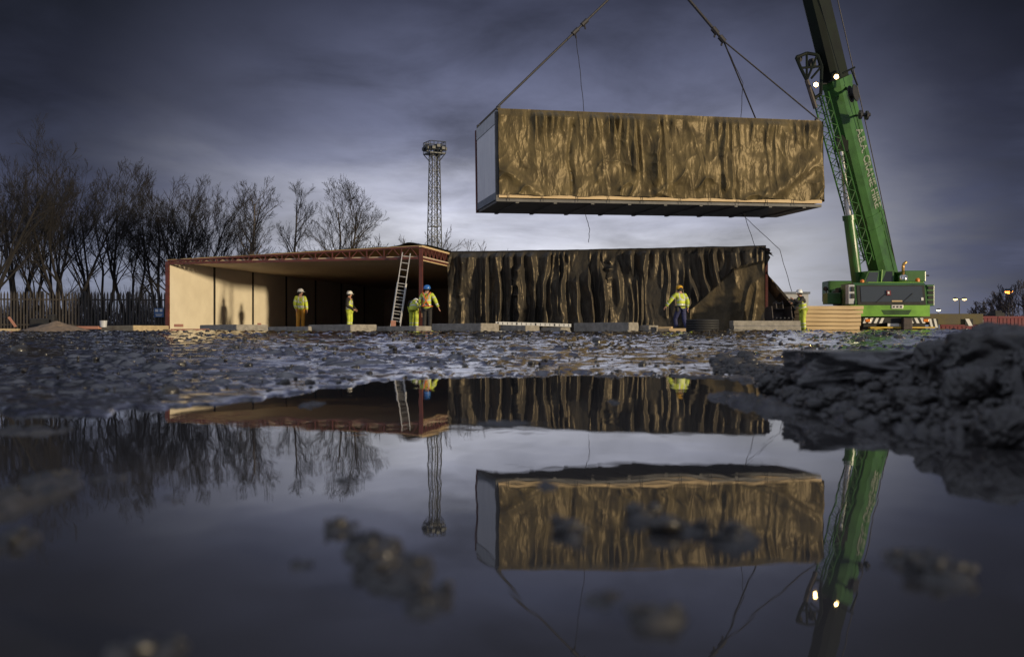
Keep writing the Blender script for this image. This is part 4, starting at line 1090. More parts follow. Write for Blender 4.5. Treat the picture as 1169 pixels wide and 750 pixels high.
t.bar(fh(921, 61), fh(921, 92), .05, n=6); t.bar(fh(914, 78), fh(938, 76), .05, n=6); t.bar(fh(921, 92), fh(933, 63), .05, n=6); t.bar(fh(926, 90), fh(938, 76), .05, n=6)
cpart(t, 'jib_head', 'boom_dark', jib)
t = MB(); t.lathe([(.05, -.06), (.22, -.06), (.22, .06), (.05, .06)], fh(927, 73, 44.9), 18, sn); t.lathe([(.05, -.06), (.16, -.06), (.16, .06), (.05, .06)], fh(912, 67, 44.9), 14, sn); cpart(t, 'sheave', 'black', jib)
t = MB(); t.bar(fh(921, 92), fh(931, 124), .10, n=8); cpart(t, 'jib_stay', 'rusty', jib)
# work lamps
for (q, w) in (((931.2, 97), 44.2), ((954.5, 88), 44.0)):
    P = at(q[0], q[1], w)
    dv = Vector((-.05, -1, -.25)).normalized()
    t = MB(); t.lathe([(.03, -.16), (.11, -.1), (.13, .04)], P, 16, dv); wl_ = cpart(t, 'work_lamp', 'black', jib if q[0] < 940 else boom)
    t = MB(); t.lathe([(.09, .03), (.09, .045), (.04, .065)], P, 16, dv); cpart(t, 'lens', 'lamp_warm', wl_)
    t = MB(); t.bar(P, B0 + ax * onboom(92) - tp * .5, .03); cpart(t, 'bracket', 'black', wl_)
# cable reel, guide roller, hoist rope along the boom
rc = at(974, 107, 44.6)
t = MB(); t.lathe([(.08, -.14), (.36, -.12), (.36, -.08), (.2, -.08), (.2, .08), (.36, .08), (.36, .12), (.08, .14)], rc, 24, sn + tp * .3); cpart(t, 'cable_reel', 'black', boom)
t = MB(); t.bar(rc, B0 + ax * onboom(100) + tp * .4, .06); t.bar(at(962, 84, 44.6), at(976, 77, 44.6), .04); t.bar(at(972, 80, 44.6), at(979, 98, 44.6), .04); cpart(t, 'reel_bracket', 'boom_dark', boom)
rl = at(987, 132, 45); t = MB(); t.bar(rl - Vector((.24, 0, -.03)), rl + Vector((.24, 0, .03)), .08, n=12); t.bar(rl - Vector((.22, 0, -.03)), rl - Vector((.14, 0, -.03)), .2, n=16); t.bar(rl + Vector((.06, 0, .0)), rl + Vector((.14, 0, .0)), .2, n=16); t.bar(rl, B0 + ax * onboom(136) + tp * .5, .05); cpart(t, 'guide_roller', 'dark_steel', boom)
for q in (256, 290):
    c = B0 + ax * onboom(q) + tp * .56; t = MB(); t.bar(c, c + tp * .28, .05); t.bar(c + tp * .28 - sn * .15, c + tp * .28 + sn * .15, .05); cpart(t, 'rope_guide', 'dark_steel', boom)
t = MB(); t.tube([at(1026, 318, 48), at(1014, 262, 47.2), at(988, 140, 45.6), at(955, -5, 43.9), B1 + tp * .8], .022, 5); cpart(t, 'hoist_rope', 'rope', boom)
t = MB(); t.lathe([(.05, -.12), (.42, -.12), (.42, .12), (.05, .12)], B1 + Vector((0, 0, -.1)), 20, sn); cpart(t, 'boom_head', 'dark_steel', boom)
t = MB(); hp_ = hook_pt + Vector((0, 0, 1.3)); t.bar(B1 + Vector((-.15, 0, -.3)), hp_ + Vector((-.15, 0, .5)), .02, n=5); t.bar(B1 + Vector((.15, 0, -.3)), hp_ + Vector((.15, 0, .5)), .02, n=5); cpart(t, 'hoist_fall', 'rope', boom)
t = MB(); t.box(hp_, (.5, .3, 1.0), bev=.08); t.tube([hp_ + Vector((0, 0, -.5)), hp_ + Vector((0, 0, -.8)), hp_ + Vector((.2, 0, -1.0)), hp_ + Vector((.15, 0, -1.25)), hook_pt, hp_ + Vector((-.2, 0, -1.15))], .08, 8)
t.thing('hook_block', M['yellow'], 'yellow hook block above the frame carrying the slings', 'hook')
# pad under the outrigger
t = MB(); t.box(at(1052, 379.6, 42.2), (.75, .8, .16), bev=.02); t.thing('outrigger_pad', M['timber'], 'pale wooden pad lying beside the crane bumper', 'pad')

# ================================================================== RED BARRIERS, LAMPS, FAR TREES (right)
RG = 'red plastic site barriers to the right of the crane'
def barrier(px1, px2, ytop, ybot, D, label):
    P = at((px1 + px2) / 2, ybot, D); w = (px2 - px1) / F * D; h = (ybot - ytop) / F * D
    r_ = empty('site_barrier', P, 0, label, 'barrier', RG)
    t = MB(); t.box((0, 0, h / 2 + .08), (w, .04, h - .16)); pn = t.build('panel', M['red'], r_)
    t = MB(); t.box((0, -.03, h - .05), (w, .08, .08)); t.box((0, -.03, .12), (w, .08, .08)); 
    for k in range(int(w / .18)): t.box((-w / 2 + .1 + .18 * k, -.025, h / 2), (.05, .03, h - .2))
    t.build('rail', M['red'], pn)
    for sx in (-1, 1):
        t = MB(); t.box((sx * (w / 2 - .25), -.05, .03), (.1, .5, .06)); t.build('foot', M['black'], r_)
    return r_
barrier(1073, 1106, 370, 382, 46.5, 'low red barrier next to the crane outrigger jack')
barrier(1104, 1138, 361, 382, 50, 'middle red barrier panel with a small white notice')
barrier(1139, 1176, 361, 382, 50.4, 'red barrier panel at the right edge of the photo')
t = MB(); P = at(1120, 368, 49.88); t.box(P, (.2, .02, .26)); t.thing('notice', M['white'], 'small white notice hanging on the middle red barrier', 'notice')
t = MB()
P = at(1141, 360, 54); t.box(P + Vector((0, .4, -.1)), (.48 * 1.0, .9, .5), bev=.04); t.box(P + Vector((0, .4, .19)), (.36, .6, .1), bev=.03); t.bar(P + Vector((-.15, 0, -.3)), P + Vector((-.15, 0, -.95)), .04); t.bar(P + Vector((.15, 0, -.3)), P + Vector((.15, 0, -.95)), .04)
t.thing('generator', M['black'], 'dark boxy generator on legs behind the right red barrier', 'generator')
def lamp(px, py, D, m, label, kind, r=.2):
    P = at(px, py, D); gz = .31
    root = empty('street_lamp', (P.x, P.y, gz), 0, label, 'street lamp', 'lit street lamps beyond the site')
    h = P.z - gz
    t = MB(); t.bar((0, 0, 0), (0, 0, h), .09, .05, n=8); t.build('pole', M['dark_steel'], root)
    offs = (-1, 1) if kind == 2 else (0,)
    for s_ in offs:
        t = MB(); c = Vector((s_ * (.6 if kind == 2 else 0) * D / 140, -.12, h))
        t.bar((0, 0, h), c + Vector((0, 0, .1)), .04); t.lathe([(r * 1.25, .02), (r * 1.1, r * .5), (r * .3, r * .9)], c, 14); hd = t.build('lamp_head', M['dark_steel'], root)
        t = MB(); t.lathe([(r * .3, -r * .75), (r * .9, -r * .45), (r * 1.15, 0), (r * 1.1, .02)], c, 14); t.build('lens', M[m], hd)
lamp(1095.3, 341.5, 130, 'lamp_yellow', 'street lamp with two yellow heads, beyond the crane', 2, .24)
lamp(1071, 354, 150, 'lamp_pale', 'low street lamp with one pale white head close to the crane bumper', 1, .26)
lamp(1151, 333, 110, 'lamp_orange', 'street lamp with a single bright orange head among the far trees', 1, .34)

# ================================================================== TREES
class Tree:
    lf = 1.0
    def __init__(s, seed): s.r = random.Random(seed); s.trunk = MB(); s.twig = MB(); s.n = 0
    def rv(s, a): return Vector((s.r.gauss(0, a), s.r.gauss(0, a), s.r.gauss(0, a)))
    def grow(s, p, d, L, rad, lvl, maxl, kids, up, wob, ang, minr):
        nseg = 5 if lvl == 0 else (4 if lvl < maxl else 3)
        pts = [p.copy()]; rs = [rad]; q = p.copy(); dd = d.copy(); sites = []
        for k in range(nseg):
            dd = (dd + s.rv(wob) + Vector((0, 0, up))).normalized()
            q = q + dd * (L / nseg); pts.append(q.copy())
            fr = (k + 1) / nseg
            rs.append(max(rad * (1 - .72 * fr), minr)); sites.append((q.copy(), dd.copy(), rs[-1], fr))
        sides = 7 if rad > .06 else (4 if rad > .02 else 3)
        (s.trunk if lvl <= 1 else s.twig).tube(pts, rs, sides); s.n += 1
        if lvl >= maxl: return
        nk = kids[lvl]
        for i in range(nk):
            f = (.25 if lvl else .30) + (.75 if lvl else .70) * (i + s.r.random()) / nk
            j = min(int(f * nseg), nseg - 1); t_ = f * nseg - j
            base = pts[j].lerp(pts[j + 1], min(t_, 1)); tg = (pts[j + 1] - pts[j]).normalized()
            o = tg.orthogonal().normalized(); o.rotate(Matrix.Rotation(s.r.uniform(0, 2 * PI), 3, tg))
            a = R(s.r.uniform(*ang)); nd = (tg * math.cos(a) + o * math.sin(a)).normalized()
            rl = L * s.r.uniform(.42, .68) * (1.08 - .45 * f) * (s.lf if lvl == 0 else 1)
            rr = max((rs[j] + (rs[j + 1] - rs[j]) * t_) * s.r.uniform(.42, .62), minr)
            s.grow(base, nd, rl, rr, lvl + 1, maxl, kids, up, wob, ang, minr)
def make_tree(name, px, ytop, D, seed, stems, label, group, barkm='bark', twigm='twig', spread=.28, kids=(8, 6, 5, 4), maxl=4, ang=(16, 46), minr=.006, up=.10, rad=None, dx=0, lf=1.0):
    z0 = .30; P = at(px, ytop, D); H = P.z - z0
    root = empty(name, (P.x, D, z0), 0, label, 'tree', group)
    T = Tree(seed); T.lf = lf
    for k in range(stems):
        a = 2 * PI * k / stems + T.r.uniform(-.5, .5); sp = spread * T.r.uniform(.5, 1.2) if stems > 1 else .03
        d = Vector((math.cos(a) * sp + dx, math.sin(a) * sp, 1)).normalized()
        L = H * (.74 if stems > 1 else .86) * (1 if k == 0 else T.r.uniform(.8, 1.0))
        T.grow(Vector((math.cos(a) * .12, math.sin(a) * .12, -.1)), d, L, (rad or H * .013) * T.r.uniform(.8, 1.1), 0, maxl, kids, up, .10, ang, minr)
    tops = [v[2] for v in T.twig.v]; k_ = H / max(tops)
    for mb in (T.trunk, T.twig): mb.v = [(x * (.5 + .5 * k_), y * (.5 + .5 * k_), z * k_) for x, y, z in mb.v]
    tr = T.trunk.build('trunk', M[barkm], root)
    T.twig.build('crown', M[twigm], root)
    return root
LG = 'bare winter trees behind the palisade fence'
for a in [
    (-24, 128, 52, 15, 3, 'tallest bare tree, cut by the left edge of the photo', .30),
    (22, 168, 62, 2, 4, 'bare many-stemmed tree second from the left, behind the fence', .26),
    (62, 176, 60, 3, 4, 'dense bare tree behind the fence above the sand heap', .26),
    (80, 186, 56, 4, 3, 'bare tree whose thick trunk rises right at the fence in front of the others', .30),
    (112, 182, 64, 5, 4, 'broad bare tree in the middle of the left-hand clump', .26),
    (146, 208, 66, 6, 3, 'lower bare tree in the gap between the two dark clumps', .28),
    (186, 190, 60, 7, 4, 'bare tree with upright twigs above the blue fence sign', .24),
    (212, 194, 60, 8, 4, 'bare tree rising over the left corner of the open building', .24),
    (236, 206, 66, 9, 3, 'bare tree partly behind the roof, at the right end of the dark clump', .22)]:
    make_tree('bare_tree', a[0], a[1], a[2], a[3], a[4], a[5], LG, spread=a[6])
BGp = 'birches standing behind the open building'
make_tree('birch_tree', 284, 200, 78, 21, 1, 'slender bare birch left of the other birches behind the roof', BGp, 'birch', 'twig', kids=(20, 7, 5, 3), ang=(24, 48), up=.09, lf=.50)
make_tree('birch_tree', 325, 204, 80, 27, 1, 'middle bare birch with a pointed top behind the roof', BGp, 'birch', 'twig', kids=(20, 7, 5, 3), ang=(22, 46), up=.09, lf=.45)
make_tree('birch_tree', 381, 192, 76, 23, 2, 'broadest and rightmost birch, standing clear against the pale sky', BGp, 'birch', 'twig', kids=(17, 7, 5, 4), ang=(22, 48), spread=.07, up=.08, lf=.66)
make_tree('birch_tree', 254, 205, 82, 24, 1, 'thin birch at the edge of the dark clump of trees', BGp, 'birch', 'twig', kids=(19, 7, 5, 3), ang=(22, 46), up=.09, lf=.5)
DG = 'small far trees peeping over the roofs'
for (px, yt, D, sd, lab) in [(487, 258, 120, 31, 'small twiggy treetop showing beside the foot of the lattice tower'), (430, 268, 120, 32, 'faint treetop just over the roof right of the broad birch'),
                             (532, 274, 130, 33, 'left of two tiny treetops over the wrapped roof'), (551, 273, 130, 34, 'right of two tiny treetops over the wrapped roof')]:
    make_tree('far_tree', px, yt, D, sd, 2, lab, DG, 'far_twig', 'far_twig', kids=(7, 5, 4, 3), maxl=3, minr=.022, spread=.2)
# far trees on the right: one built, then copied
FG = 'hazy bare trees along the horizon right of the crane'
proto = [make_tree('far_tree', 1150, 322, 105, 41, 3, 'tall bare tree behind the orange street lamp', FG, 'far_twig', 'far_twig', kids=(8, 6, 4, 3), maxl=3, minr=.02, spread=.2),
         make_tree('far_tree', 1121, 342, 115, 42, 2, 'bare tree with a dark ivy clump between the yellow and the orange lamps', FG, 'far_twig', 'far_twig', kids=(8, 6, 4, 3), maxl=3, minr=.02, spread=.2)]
labs = ['far tree just right of the pale street lamp', 'far tree left of the yellow double lamp', 'far tree below the yellow double lamp', 'far tree right of the yellow double lamp', 'slim far tree left of the ivy-clad one',
        'far tree with its crown level with the generator roof', 'far tree at the left of the orange lamp', 'far tree at the right edge under the orange lamp', 'far tree at the frame edge, tallest of those right of the orange lamp', 'far low tree hidden mostly by the crane bumper']
for i, (px, D, s_) in enumerate([(1082, 150, .40), (1090, 150, .50), (1099, 145, .55), (1107, 145, .55), (1114, 140, .6), (1132, 125, .8), (1141, 118, .95), (1160, 112, .95), (1172, 108, 1.1), (1076, 160, .36)]):
    src = proto[i % 2]; c = src.copy(); COL.objects.link(c); P = at(px, 380, D)
    c.location = (P.x, D, .30); c.scale = (s_, s_, s_); c.rotation_euler = (0, 0, i * 1.1); c['label'] = labs[i]
    for ch in src.children:
        k = ch.copy(); COL.objects.link(k); k.parent = c
t = MB(); rnd = random.Random(3); P0 = at(1121, 356, 114.5)
for k in range(500):
    v = Vector((rnd.gauss(0, .28), rnd.gauss(0, .28), rnd.gauss(0, .55))); q = P0 + v; a_ = Vector((rnd.uniform(-1, 1), rnd.uniform(-1, 1), rnd.uniform(-1, 1))) * .14
    t.add([q, q + a_, q + a_.orthogonal() * .9], [(0, 1, 2)])
t.thing('ivy', M['twig'], 'dark ivy clump on the far tree between the lamps', 'ivy')
# scrub behind the fence (uncountable)
t = MB(); rnd = random.Random(8)
for k in range(5200):
    px = rnd.uniform(-120, 300); D = rnd.uniform(66, 84); b = at(px, 381, D); h = rnd.uniform(.8, 3.6) * (.6 + .4 * math.sin(px * .05) ** 2)
    q = b + Vector((rnd.gauss(0, .35), rnd.gauss(0, .35), h)); t.bar(b, q, .016, .008, n=3, cap=False)
    if h > 1.4:
        m_ = b.lerp(q, .6); t.bar(m_, m_ + Vector((rnd.gauss(0, .4), rnd.gauss(0, .3), h * .3)), .010, .006, n=3, cap=False)
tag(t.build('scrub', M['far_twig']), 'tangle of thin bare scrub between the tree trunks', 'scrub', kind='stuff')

# ================================================================== FENCE
fo = at(95, 379, 47)
fe = empty('palisade_fence', (fo.x, fo.y, .27), 0, 'dark steel palisade fence of pointed pales left of the open building', 'fence')
fx0, fx1 = at(-70, 0, 46.5).x - fo.x, at(199, 0, 47.8).x - fo.x
t = MB(); n = 74
for k in range(n):
    x_ = fx0 + (fx1 - fx0) * k / (n - 1); y_ = -.5 + 1.3 * k / (n - 1); w = .034
    t.prism([(x_ - w, y_ - .03, .1), (x_ + w, y_ - .03, .1), (x_ + w, y_ - .03, 1.78), (x_, y_ - .03, 1.92), (x_ - w, y_ - .03, 1.78)], (0, .02, 0))
t.build('pales', M['fence'], fe)
for z_ in (.42, 1.55):
    t = MB(); t.beam((fx0, -.5 + .03, z_), (fx1, .8 + .03, z_), .05, .06); t.build('rail', M['fence'], fe)
for k in range(6):
    f = (k + .3) / 5.4; t = MB(); t.box((fx0 + (fx1 - fx0) * f, -.5 + 1.3 * f + .09, .95), (.11, .08, 1.95)); t.build('post', M['dark_steel'], fe)
t = MB(); P = at(181.5, 357, 47.4); t.box(P, (.42, .025, .40))
sg = t.thing('fence_sign', M['blue'], 'small blue and white safety sign fixed to the fence beside the open building', 'sign')
t = MB(); t.box((P.x - .1, P.y - .016, P.z + .1), (.14, .008, .12)); t.box((P.x + .1, P.y - .016, P.z + .1), (.12, .008, .12)); t.box((P.x, P.y - .016, P.z - .08), (.3, .008, .03)); t.box((P.x, P.y - .016, P.z - .14), (.24, .008, .025)); t.build('pictogram', M['white'], sg, sg.location)

# ================================================================== LATTICE TOWER
TD = 112.0
tb = at(496, 0, TD); tw = empty('lattice_tower', (tb.x, TD, .3), R(28), 'tall slender lattice lighting tower with a square platform on top', 'tower')
ttop = at(0, 163, TD).z - .3; zp = at(0, 176.5, TD).z - .3
def hw(z): return .72 - (.72 - .42) * z / zp
legs = []
for (sx, sy) in ((-1, -1), (1, -1), (1, 1), (-1, 1)):
    t = MB(); t.bar((sx * hw(0), sy * hw(0), 0), (sx * hw(zp), sy * hw(zp), zp), .07, .055, n=6); t.build('leg', M['tower'], tw)
t = MB(); nb = 22
sg4 = ((-1, -1), (1, -1), (1, 1), (-1, 1))
for k in range(nb):
    z0, z1 = zp * k / nb, zp * (k + 1) / nb
    for i in range(4):
        a, b = sg4[i], sg4[(i + 1) % 4]
        t.bar((a[0] * hw(z0), a[1] * hw(z0), z0), (b[0] * hw(z1), b[1] * hw(z1), z1), .028, n=4)
        t.bar((b[0] * hw(z0), b[1] * hw(z0), z0), (a[0] * hw(z1), a[1] * hw(z1), z1), .028, n=4)
        if k % 2 == 0: t.bar((a[0] * hw(z0), a[1] * hw(z0), z0), (b[0] * hw(z0), b[1] * hw(z0), z0), .028, n=4)
t.build('bracing', M['tower'], tw)
t = MB(); t.bar((.0, -.1, 0), (.0, -.1, zp), .045, n=6); t.bar((.3, -.1, 0), (.3, -.1, zp), .045, n=6)
for k in range(60): t.bar((0, -.1, zp * k / 60), (.3, -.1, zp * k / 60), .02, n=4)
t.build('access_ladder', M['tower'], tw)
for fz in (.33, .60):
    t = MB(); z_ = zp * fz; t.box((0, 0, z_), (hw(z_) * 1.6, hw(z_) * 1.6, .06)); t.build('landing', M['tower'], tw)
PW = .90
t = MB(); t.box((0, 0, zp + .05), (PW * 2, PW * 2, .12))
for (sx, sy) in sg4: t.bar((sx * .42, sy * .42, zp - .7), (sx * PW * .95, sy * PW * .95, zp), .05, n=6)
pf = t.build('platform', M['tower'], tw)
t = MB(); hgt = ttop - zp
for i in range(4):
    a, b = sg4[i], sg4[(i + 1) % 4]
    for f in (.35, .7, 1.0): t.bar((a[0] * PW, a[1] * PW, zp + hgt * f), (b[0] * PW, b[1] * PW, zp + hgt * f), .045, n=5)
    for f in (0, .25, .5, .75): t.bar((a[0] * PW + (b[0] - a[0]) * PW * f, a[1] * PW + (b[1] - a[1]) * PW * f, zp), (a[0] * PW + (b[0] - a[0]) * PW * f, a[1] * PW + (b[1] - a[1]) * PW * f, zp + hgt), .04, n=5)
t.build('railing', M['tower'], pf)
for i in range(4):
    a, b = Vector((*sg4[i], 0)), Vector((*sg4[(i + 1) % 4], 0)); nrm = (a + b).normalized()
    for f in (.2, .5, .8):
        c = a.lerp(b, f) * (PW + .02); t = MB(); c.z = zp + hgt * (.45 if f != .5 else .62)
        t.box(c, (.44, .44, .36), bev=.05); t.build('floodlight', M['tower'], pf)
# a cable duct at the left corner of the mast top
# ================================================================== PEOPLE
def skin_mesh(name, joints, edges, root=0, sub=2):
    me = bpy.data.meshes.new(name); me.from_pydata([j[0] for j in joints], edges, []); me.update()
    o = bpy.data.objects.new(name, me); COL.objects.link(o)
    md = o.modifiers.new('s', 'SKIN'); md.use_smooth_shade = True; md.branch_smoothing = .4
    if not me.skin_vertices:
        bpy.context.view_layer.objects.active = o
    for i, sv in enumerate(me.skin_vertices[0].data):
        r_ = joints[i][1]
        sv.radius = r_ if isinstance(r_, tuple) else (r_, r_); sv.use_root = (i == root)
    sd = o.modifiers.new('d', 'SUBSURF'); sd.levels = sub; sd.render_levels = sub
    dg = bpy.context.evaluated_depsgraph_get(); ev = o.evaluated_get(dg)
    m2 = bpy.data.meshes.new_from_object(ev)
    bpy.data.objects.remove(o)
    m2.name = name; m2.polygons.foreach_set('use_smooth', [True] * len(m2.polygons))
    return m2
def linkmesh(me, name, mats, parent):
    me.materials.clear()
    for m_ in mats: me.materials.append(m_)
    o = bpy.data.objects.new(name, me); COL.objects.link(o); o.parent = parent
    return o
BASE = dict(pelvis=(0, 0, .96), spine=(0, .01, 1.14), chest=(0, .0, 1.34), neck=(0, .015, 1.49), head=(0, -.01, 1.60), crown=(0, .0, 1.70),
            shl=(.185, .01, 1.43), ell=(.24, .03, 1.14), wrl=(.25, -.05, .90), shr=(-.185, .01, 1.43), elr=(-.24, .03, 1.14), wrr=(-.25, -.05, .90),
            hil=(.09, 0, .91), knl=(.10, -.02, .50), anl=(.105, .03, .09), hir=(-.09, 0, .91), knr=(-.10, -.02, .50), anr=(-.105, .03, .09))
def person(loc, rz, H, label, pose=None, top='hivis', sleeves=None, legs='dark_cloth', hat='white', vest=False, bands=True, harness=False, tool=False):
    J = {k: Vector(v) for k, v in BASE.items()}
    if pose:
        for k, v in pose.items(): J[k] = Vector(v)
    root = empty('person', loc, rz, label, 'person', 'building workers in hi-vis clothing')
    root.scale = (H / 1.76,) * 3
    js, ed, ix = [], [], {}
    def add(k, co, r, par=None):
        ix[k] = len(js); js.append((tuple(co), r))
        if par: ed.append((ix[par], ix[k]))
    add('pelvis', J['pelvis'], (.135, .10)); add('spine', J['spine'], (.13, .095), 'pelvis'); add('chest', J['chest'], (.15, .105), 'spine')
    add('neck', J['neck'], .055, 'chest'); add('head', J['head'], (.075, .09), 'neck'); add('crown', J['crown'], (.07, .082), 'head')
    fd = Vector((0, -1, 0))
    hd = J['head']; look = (J.get('look', Vector((0, -1, -.05)))).normalized()
    add('nose', hd + look * .112 + Vector((0, 0, .005)), .014, 'head')
    sd = look.cross(Vector((0, 0, 1))).normalized()
    add('earl', hd + sd * .085, .018, 'head'); add('earr', hd - sd * .085, .018, 'head'); add('chin', hd + look * .07 + Vector((0, 0, -.07)), .03, 'head')
    for s_ in 'lr':
        add('sh' + s_, J['sh' + s_], .06, 'chest'); add('el' + s_, J['el' + s_], .045, 'sh' + s_); add('wr' + s_, J['wr' + s_], .03, 'el' + s_)
        dv = (J['wr' + s_] - J['el' + s_]).normalized(); pm = J['wr' + s_] + dv * .07
        add('pa' + s_, pm, (.032, .020), 'wr' + s_)
        ac = dv.orthogonal().normalized() if abs(dv.y) > .9 else dv.cross(Vector((1, 0, 0))).normalized()
        bend = dv.cross(ac)
        for q, (o_, ln2) in enumerate(((-.030, .055), (-.010, .066), (.010, .062), (.028, .048))):
            f1 = pm + dv * .035 + ac * o_; f2 = f1 + (dv * .8 + bend * .35).normalized() * ln2
            add('f%d%s' % (q, s_), f1, .009, 'pa' + s_); add('g%d%s' % (q, s_), f2, .008, 'f%d%s' % (q, s_))
        add('th' + s_, J['wr' + s_] + dv * .045 - ac * .045 + bend * .015, .010, 'wr' + s_)
        add('hi' + s_, J['hi' + s_], .085, 'pelvis'); add('kn' + s_, J['kn' + s_], .06, 'hi' + s_); add('an' + s_, J['an' + s_], .042, 'kn' + s_)
        add('to' + s_, J['an' + s_] + Vector((.01 if s_ == 'l' else -.01, -.15, -.05)), .035, 'an' + s_)
    me = skin_mesh('body', js, ed)
    body = linkmesh(me, 'body', [M['skin'], M['dark_cloth']], root)
    # eyes and mouth as part of the body mesh
    bm = bmesh.new(); bm.from_mesh(me)
    for e_ in (-1, 1):
        r = bmesh.ops.create_uvsphere(bm, u_segments=8, v_segments=6, radius=.011, matrix=Matrix.Translation(hd + look * .088 + sd * (.032 * e_) + Vector((0, 0, .022))))
        for v in r['verts']:
            for f in v.link_faces: f.material_index = 1
    r = bmesh.ops.create_cube(bm, size=1, matrix=Matrix.Translation(hd + look * .092 + Vector((0, 0, -.042))) @ Matrix.Diagonal((.04, .012, .008, 1)))
    bm.to_mesh(me); bm.free()
    # trousers
    tj = [(tuple(J['pelvis'] + Vector((0, 0, .05))), (.165, .13))]; te = []
    for s_ in 'lr':
        b = len(tj)
        tj += [(tuple(J['hi' + s_]), .115), (tuple(J['hi' + s_].lerp(J['kn' + s_], .5)), .10), (tuple(J['kn' + s_]), .085), (tuple(J['kn' + s_].lerp(J['an' + s_], .6)), .08), (tuple(J['an' + s_] + Vector((0, 0, .03))), .078)]
        te += [(0, b), (b, b + 1), (b + 1, b + 2), (b + 2, b + 3), (b + 3, b + 4)]
    tm = skin_mesh('trousers', tj, te); tmm = [M[legs], M['reflect']]
    tr = linkmesh(tm, 'trousers', tmm, root)
    if legs in ('hivis',):
        for s_ in 'lr':
            a, b = J['kn' + s_], J['an' + s_]
            for p_ in tm.polygons:
                f = (p_.center - a).dot((b - a).normalized()) / (b - a).length
                if (p_.center - a.lerp(b, max(0, min(1, f)))).length < .12 and (.2 < f < .32 or .5 < f < .62): p_.material_index = 1
    # jacket (or dark top under a waistcoat)
    def torso(extra, withsleeves, hem=.10):
        k = extra
        hemp = J['pelvis'] + Vector((0, 0, -hem))
        tj = [(tuple(J['chest']), (.185 + k, .14 + k)), (tuple(J['spine']), (.178 + k, .138 + k)), (tuple(J['pelvis']), (.182 + k, .142 + k)), (tuple(hemp), (.185 + k, .146 + k)), (tuple(J['neck'] + (J['chest'] - J['neck']) * .28), (.10 + k, .09 + k))]
        te = [(0, 1), (1, 2), (2, 3), (0, 4)]
        for s_ in 'lr':
            b = len(tj)
            if withsleeves:
                tj += [(tuple(J['sh' + s_]), .092 + k), (tuple(J['sh' + s_].lerp(J['el' + s_], .5)), .082 + k), (tuple(J['el' + s_]), .074 + k), (tuple(J['el' + s_].lerp(J['wr' + s_], .5)), .066 + k), (tuple(J['wr' + s_]), .056 + k)]
                te += [(0, b), (b, b + 1), (b + 1, b + 2), (b + 2, b + 3), (b + 3, b + 4)]
            else:
                tj += [(tuple(J['sh' + s_].lerp(J['chest'], .35) + Vector((0, 0, .02))), .075 + k)]; te += [(0, b)]
        return tj, te
    def banding(me_, sleeves_):
        a, b = J['chest'], J['pelvis']; ax_ = (b - a)
        for p_ in me_.polygons:
            c = p_.center; f = (c - a).dot(ax_) / ax_.length_squared; d_ = (c - a.lerp(b, f)).length
            near_arm = False
            if sleeves_:
                for s_ in 'lr':
                    for (u, w) in ((J['sh' + s_], J['el' + s_]), (J['el' + s_], J['wr' + s_])):
                        g = (c - u).dot(w - u) / (w - u).length_squared; gd = (c - u.lerp(w, max(0, min(1, g)))).length
                        if gd < .10 and gd < d_ - .02:
                            near_arm = True
                            if .46 < g < .66: p_.material_index = 1
            if not near_arm and d_ < .26 and (.30 < f < .44 or .76 < f < .90): p_.material_index = 1
            if not near_arm and f < .30 and abs(abs(c.x - a.x) - .10) < .028: p_.material_index = 1
    jm = skin_mesh('jacket', *torso(0.0, True, .10 if not vest else .04))
    jk = linkmesh(jm, 'jacket', [M[sleeves or top], M['reflect']], root)
    if bands and not vest: banding(jm, True)
    if vest:
        vm = skin_mesh('waistcoat', *torso(0.022, False, .08)); linkmesh(vm, 'waistcoat', [M[top], M['reflect']], root)
        banding(vm, False)
    # boots
    for s_ in 'lr':
        t = MB(); a = J['an' + s_]
        t.box(a + Vector((0, -.05, -.03)), (.11, .29, .10), bev=.035); t.box(a + Vector((0, .03, .06)), (.11, .12, .16), bev=.03); t.build('boot', M['black'], root)
    t = MB(); hc_ = J['head'] + (J['crown'] - J['head']).normalized() * .02 - look * .022
    t.lathe([(.05, -.085), (.088, -.06), (.102, -.02), (.106, .03), (.10, .06)], hc_, 16, (J['crown'] - J['head'])); t.build('hair', M['dark_cloth'], root, smooth=True)
    # headgear
    t = MB(); ha = (J['crown'] - J['head']).normalized(); c = J['head'] + ha * .045
    if hat == 'cap_yellow':
        t.lathe([(.112, -.03), (.122, .0), (.120, .05), (.10, .095), (.06, .12), (.01, .128)], c, 20, ha); t.build('hat', M['cap_yellow'], root, smooth=True)
    else:
        t.lathe([(.118, -.012), (.138, -.012), (.140, .0), (.128, .012), (.126, .05), (.108, .095), (.07, .125), (.01, .135)], c, 22, ha)
        pk = c + look * .12; t.box(pk + Vector((0, 0, -.008)), (.14, .12, .012), rot=Matrix.Rotation(math.atan2(look.x, -look.y), 3, 'Z'), bev=.004)
        t.beam(c + ha * .115 - look * .09, c + ha * .128 + look * .06, .03, .02); t.build('helmet', M['helmet_' + hat], root, smooth=False)
    if harness:
        t = MB(); bk = Vector((0, .155, 0))
        P1 = [J['chest'] + Vector((-.15, .06, .16)), J['chest'] + Vector((-.08, .17, .05)), J['spine'] + Vector((0, .175, .05)), J['pelvis'] + Vector((.12, .16, .03))]
        P2 = [Vector((-p_.x + 2 * J['chest'].x, p_.y, p_.z)) for p_ in P1]
        for P_ in (P1, P2): t.tube(P_, .022, 6)
        t.tube([J['pelvis'] + Vector((.2 * math.cos(q), .16 * math.sin(q), .03)) for q in np.linspace(0, 2 * PI, 20)], .02, 6)
        t.build('harness', M['harness'], root)
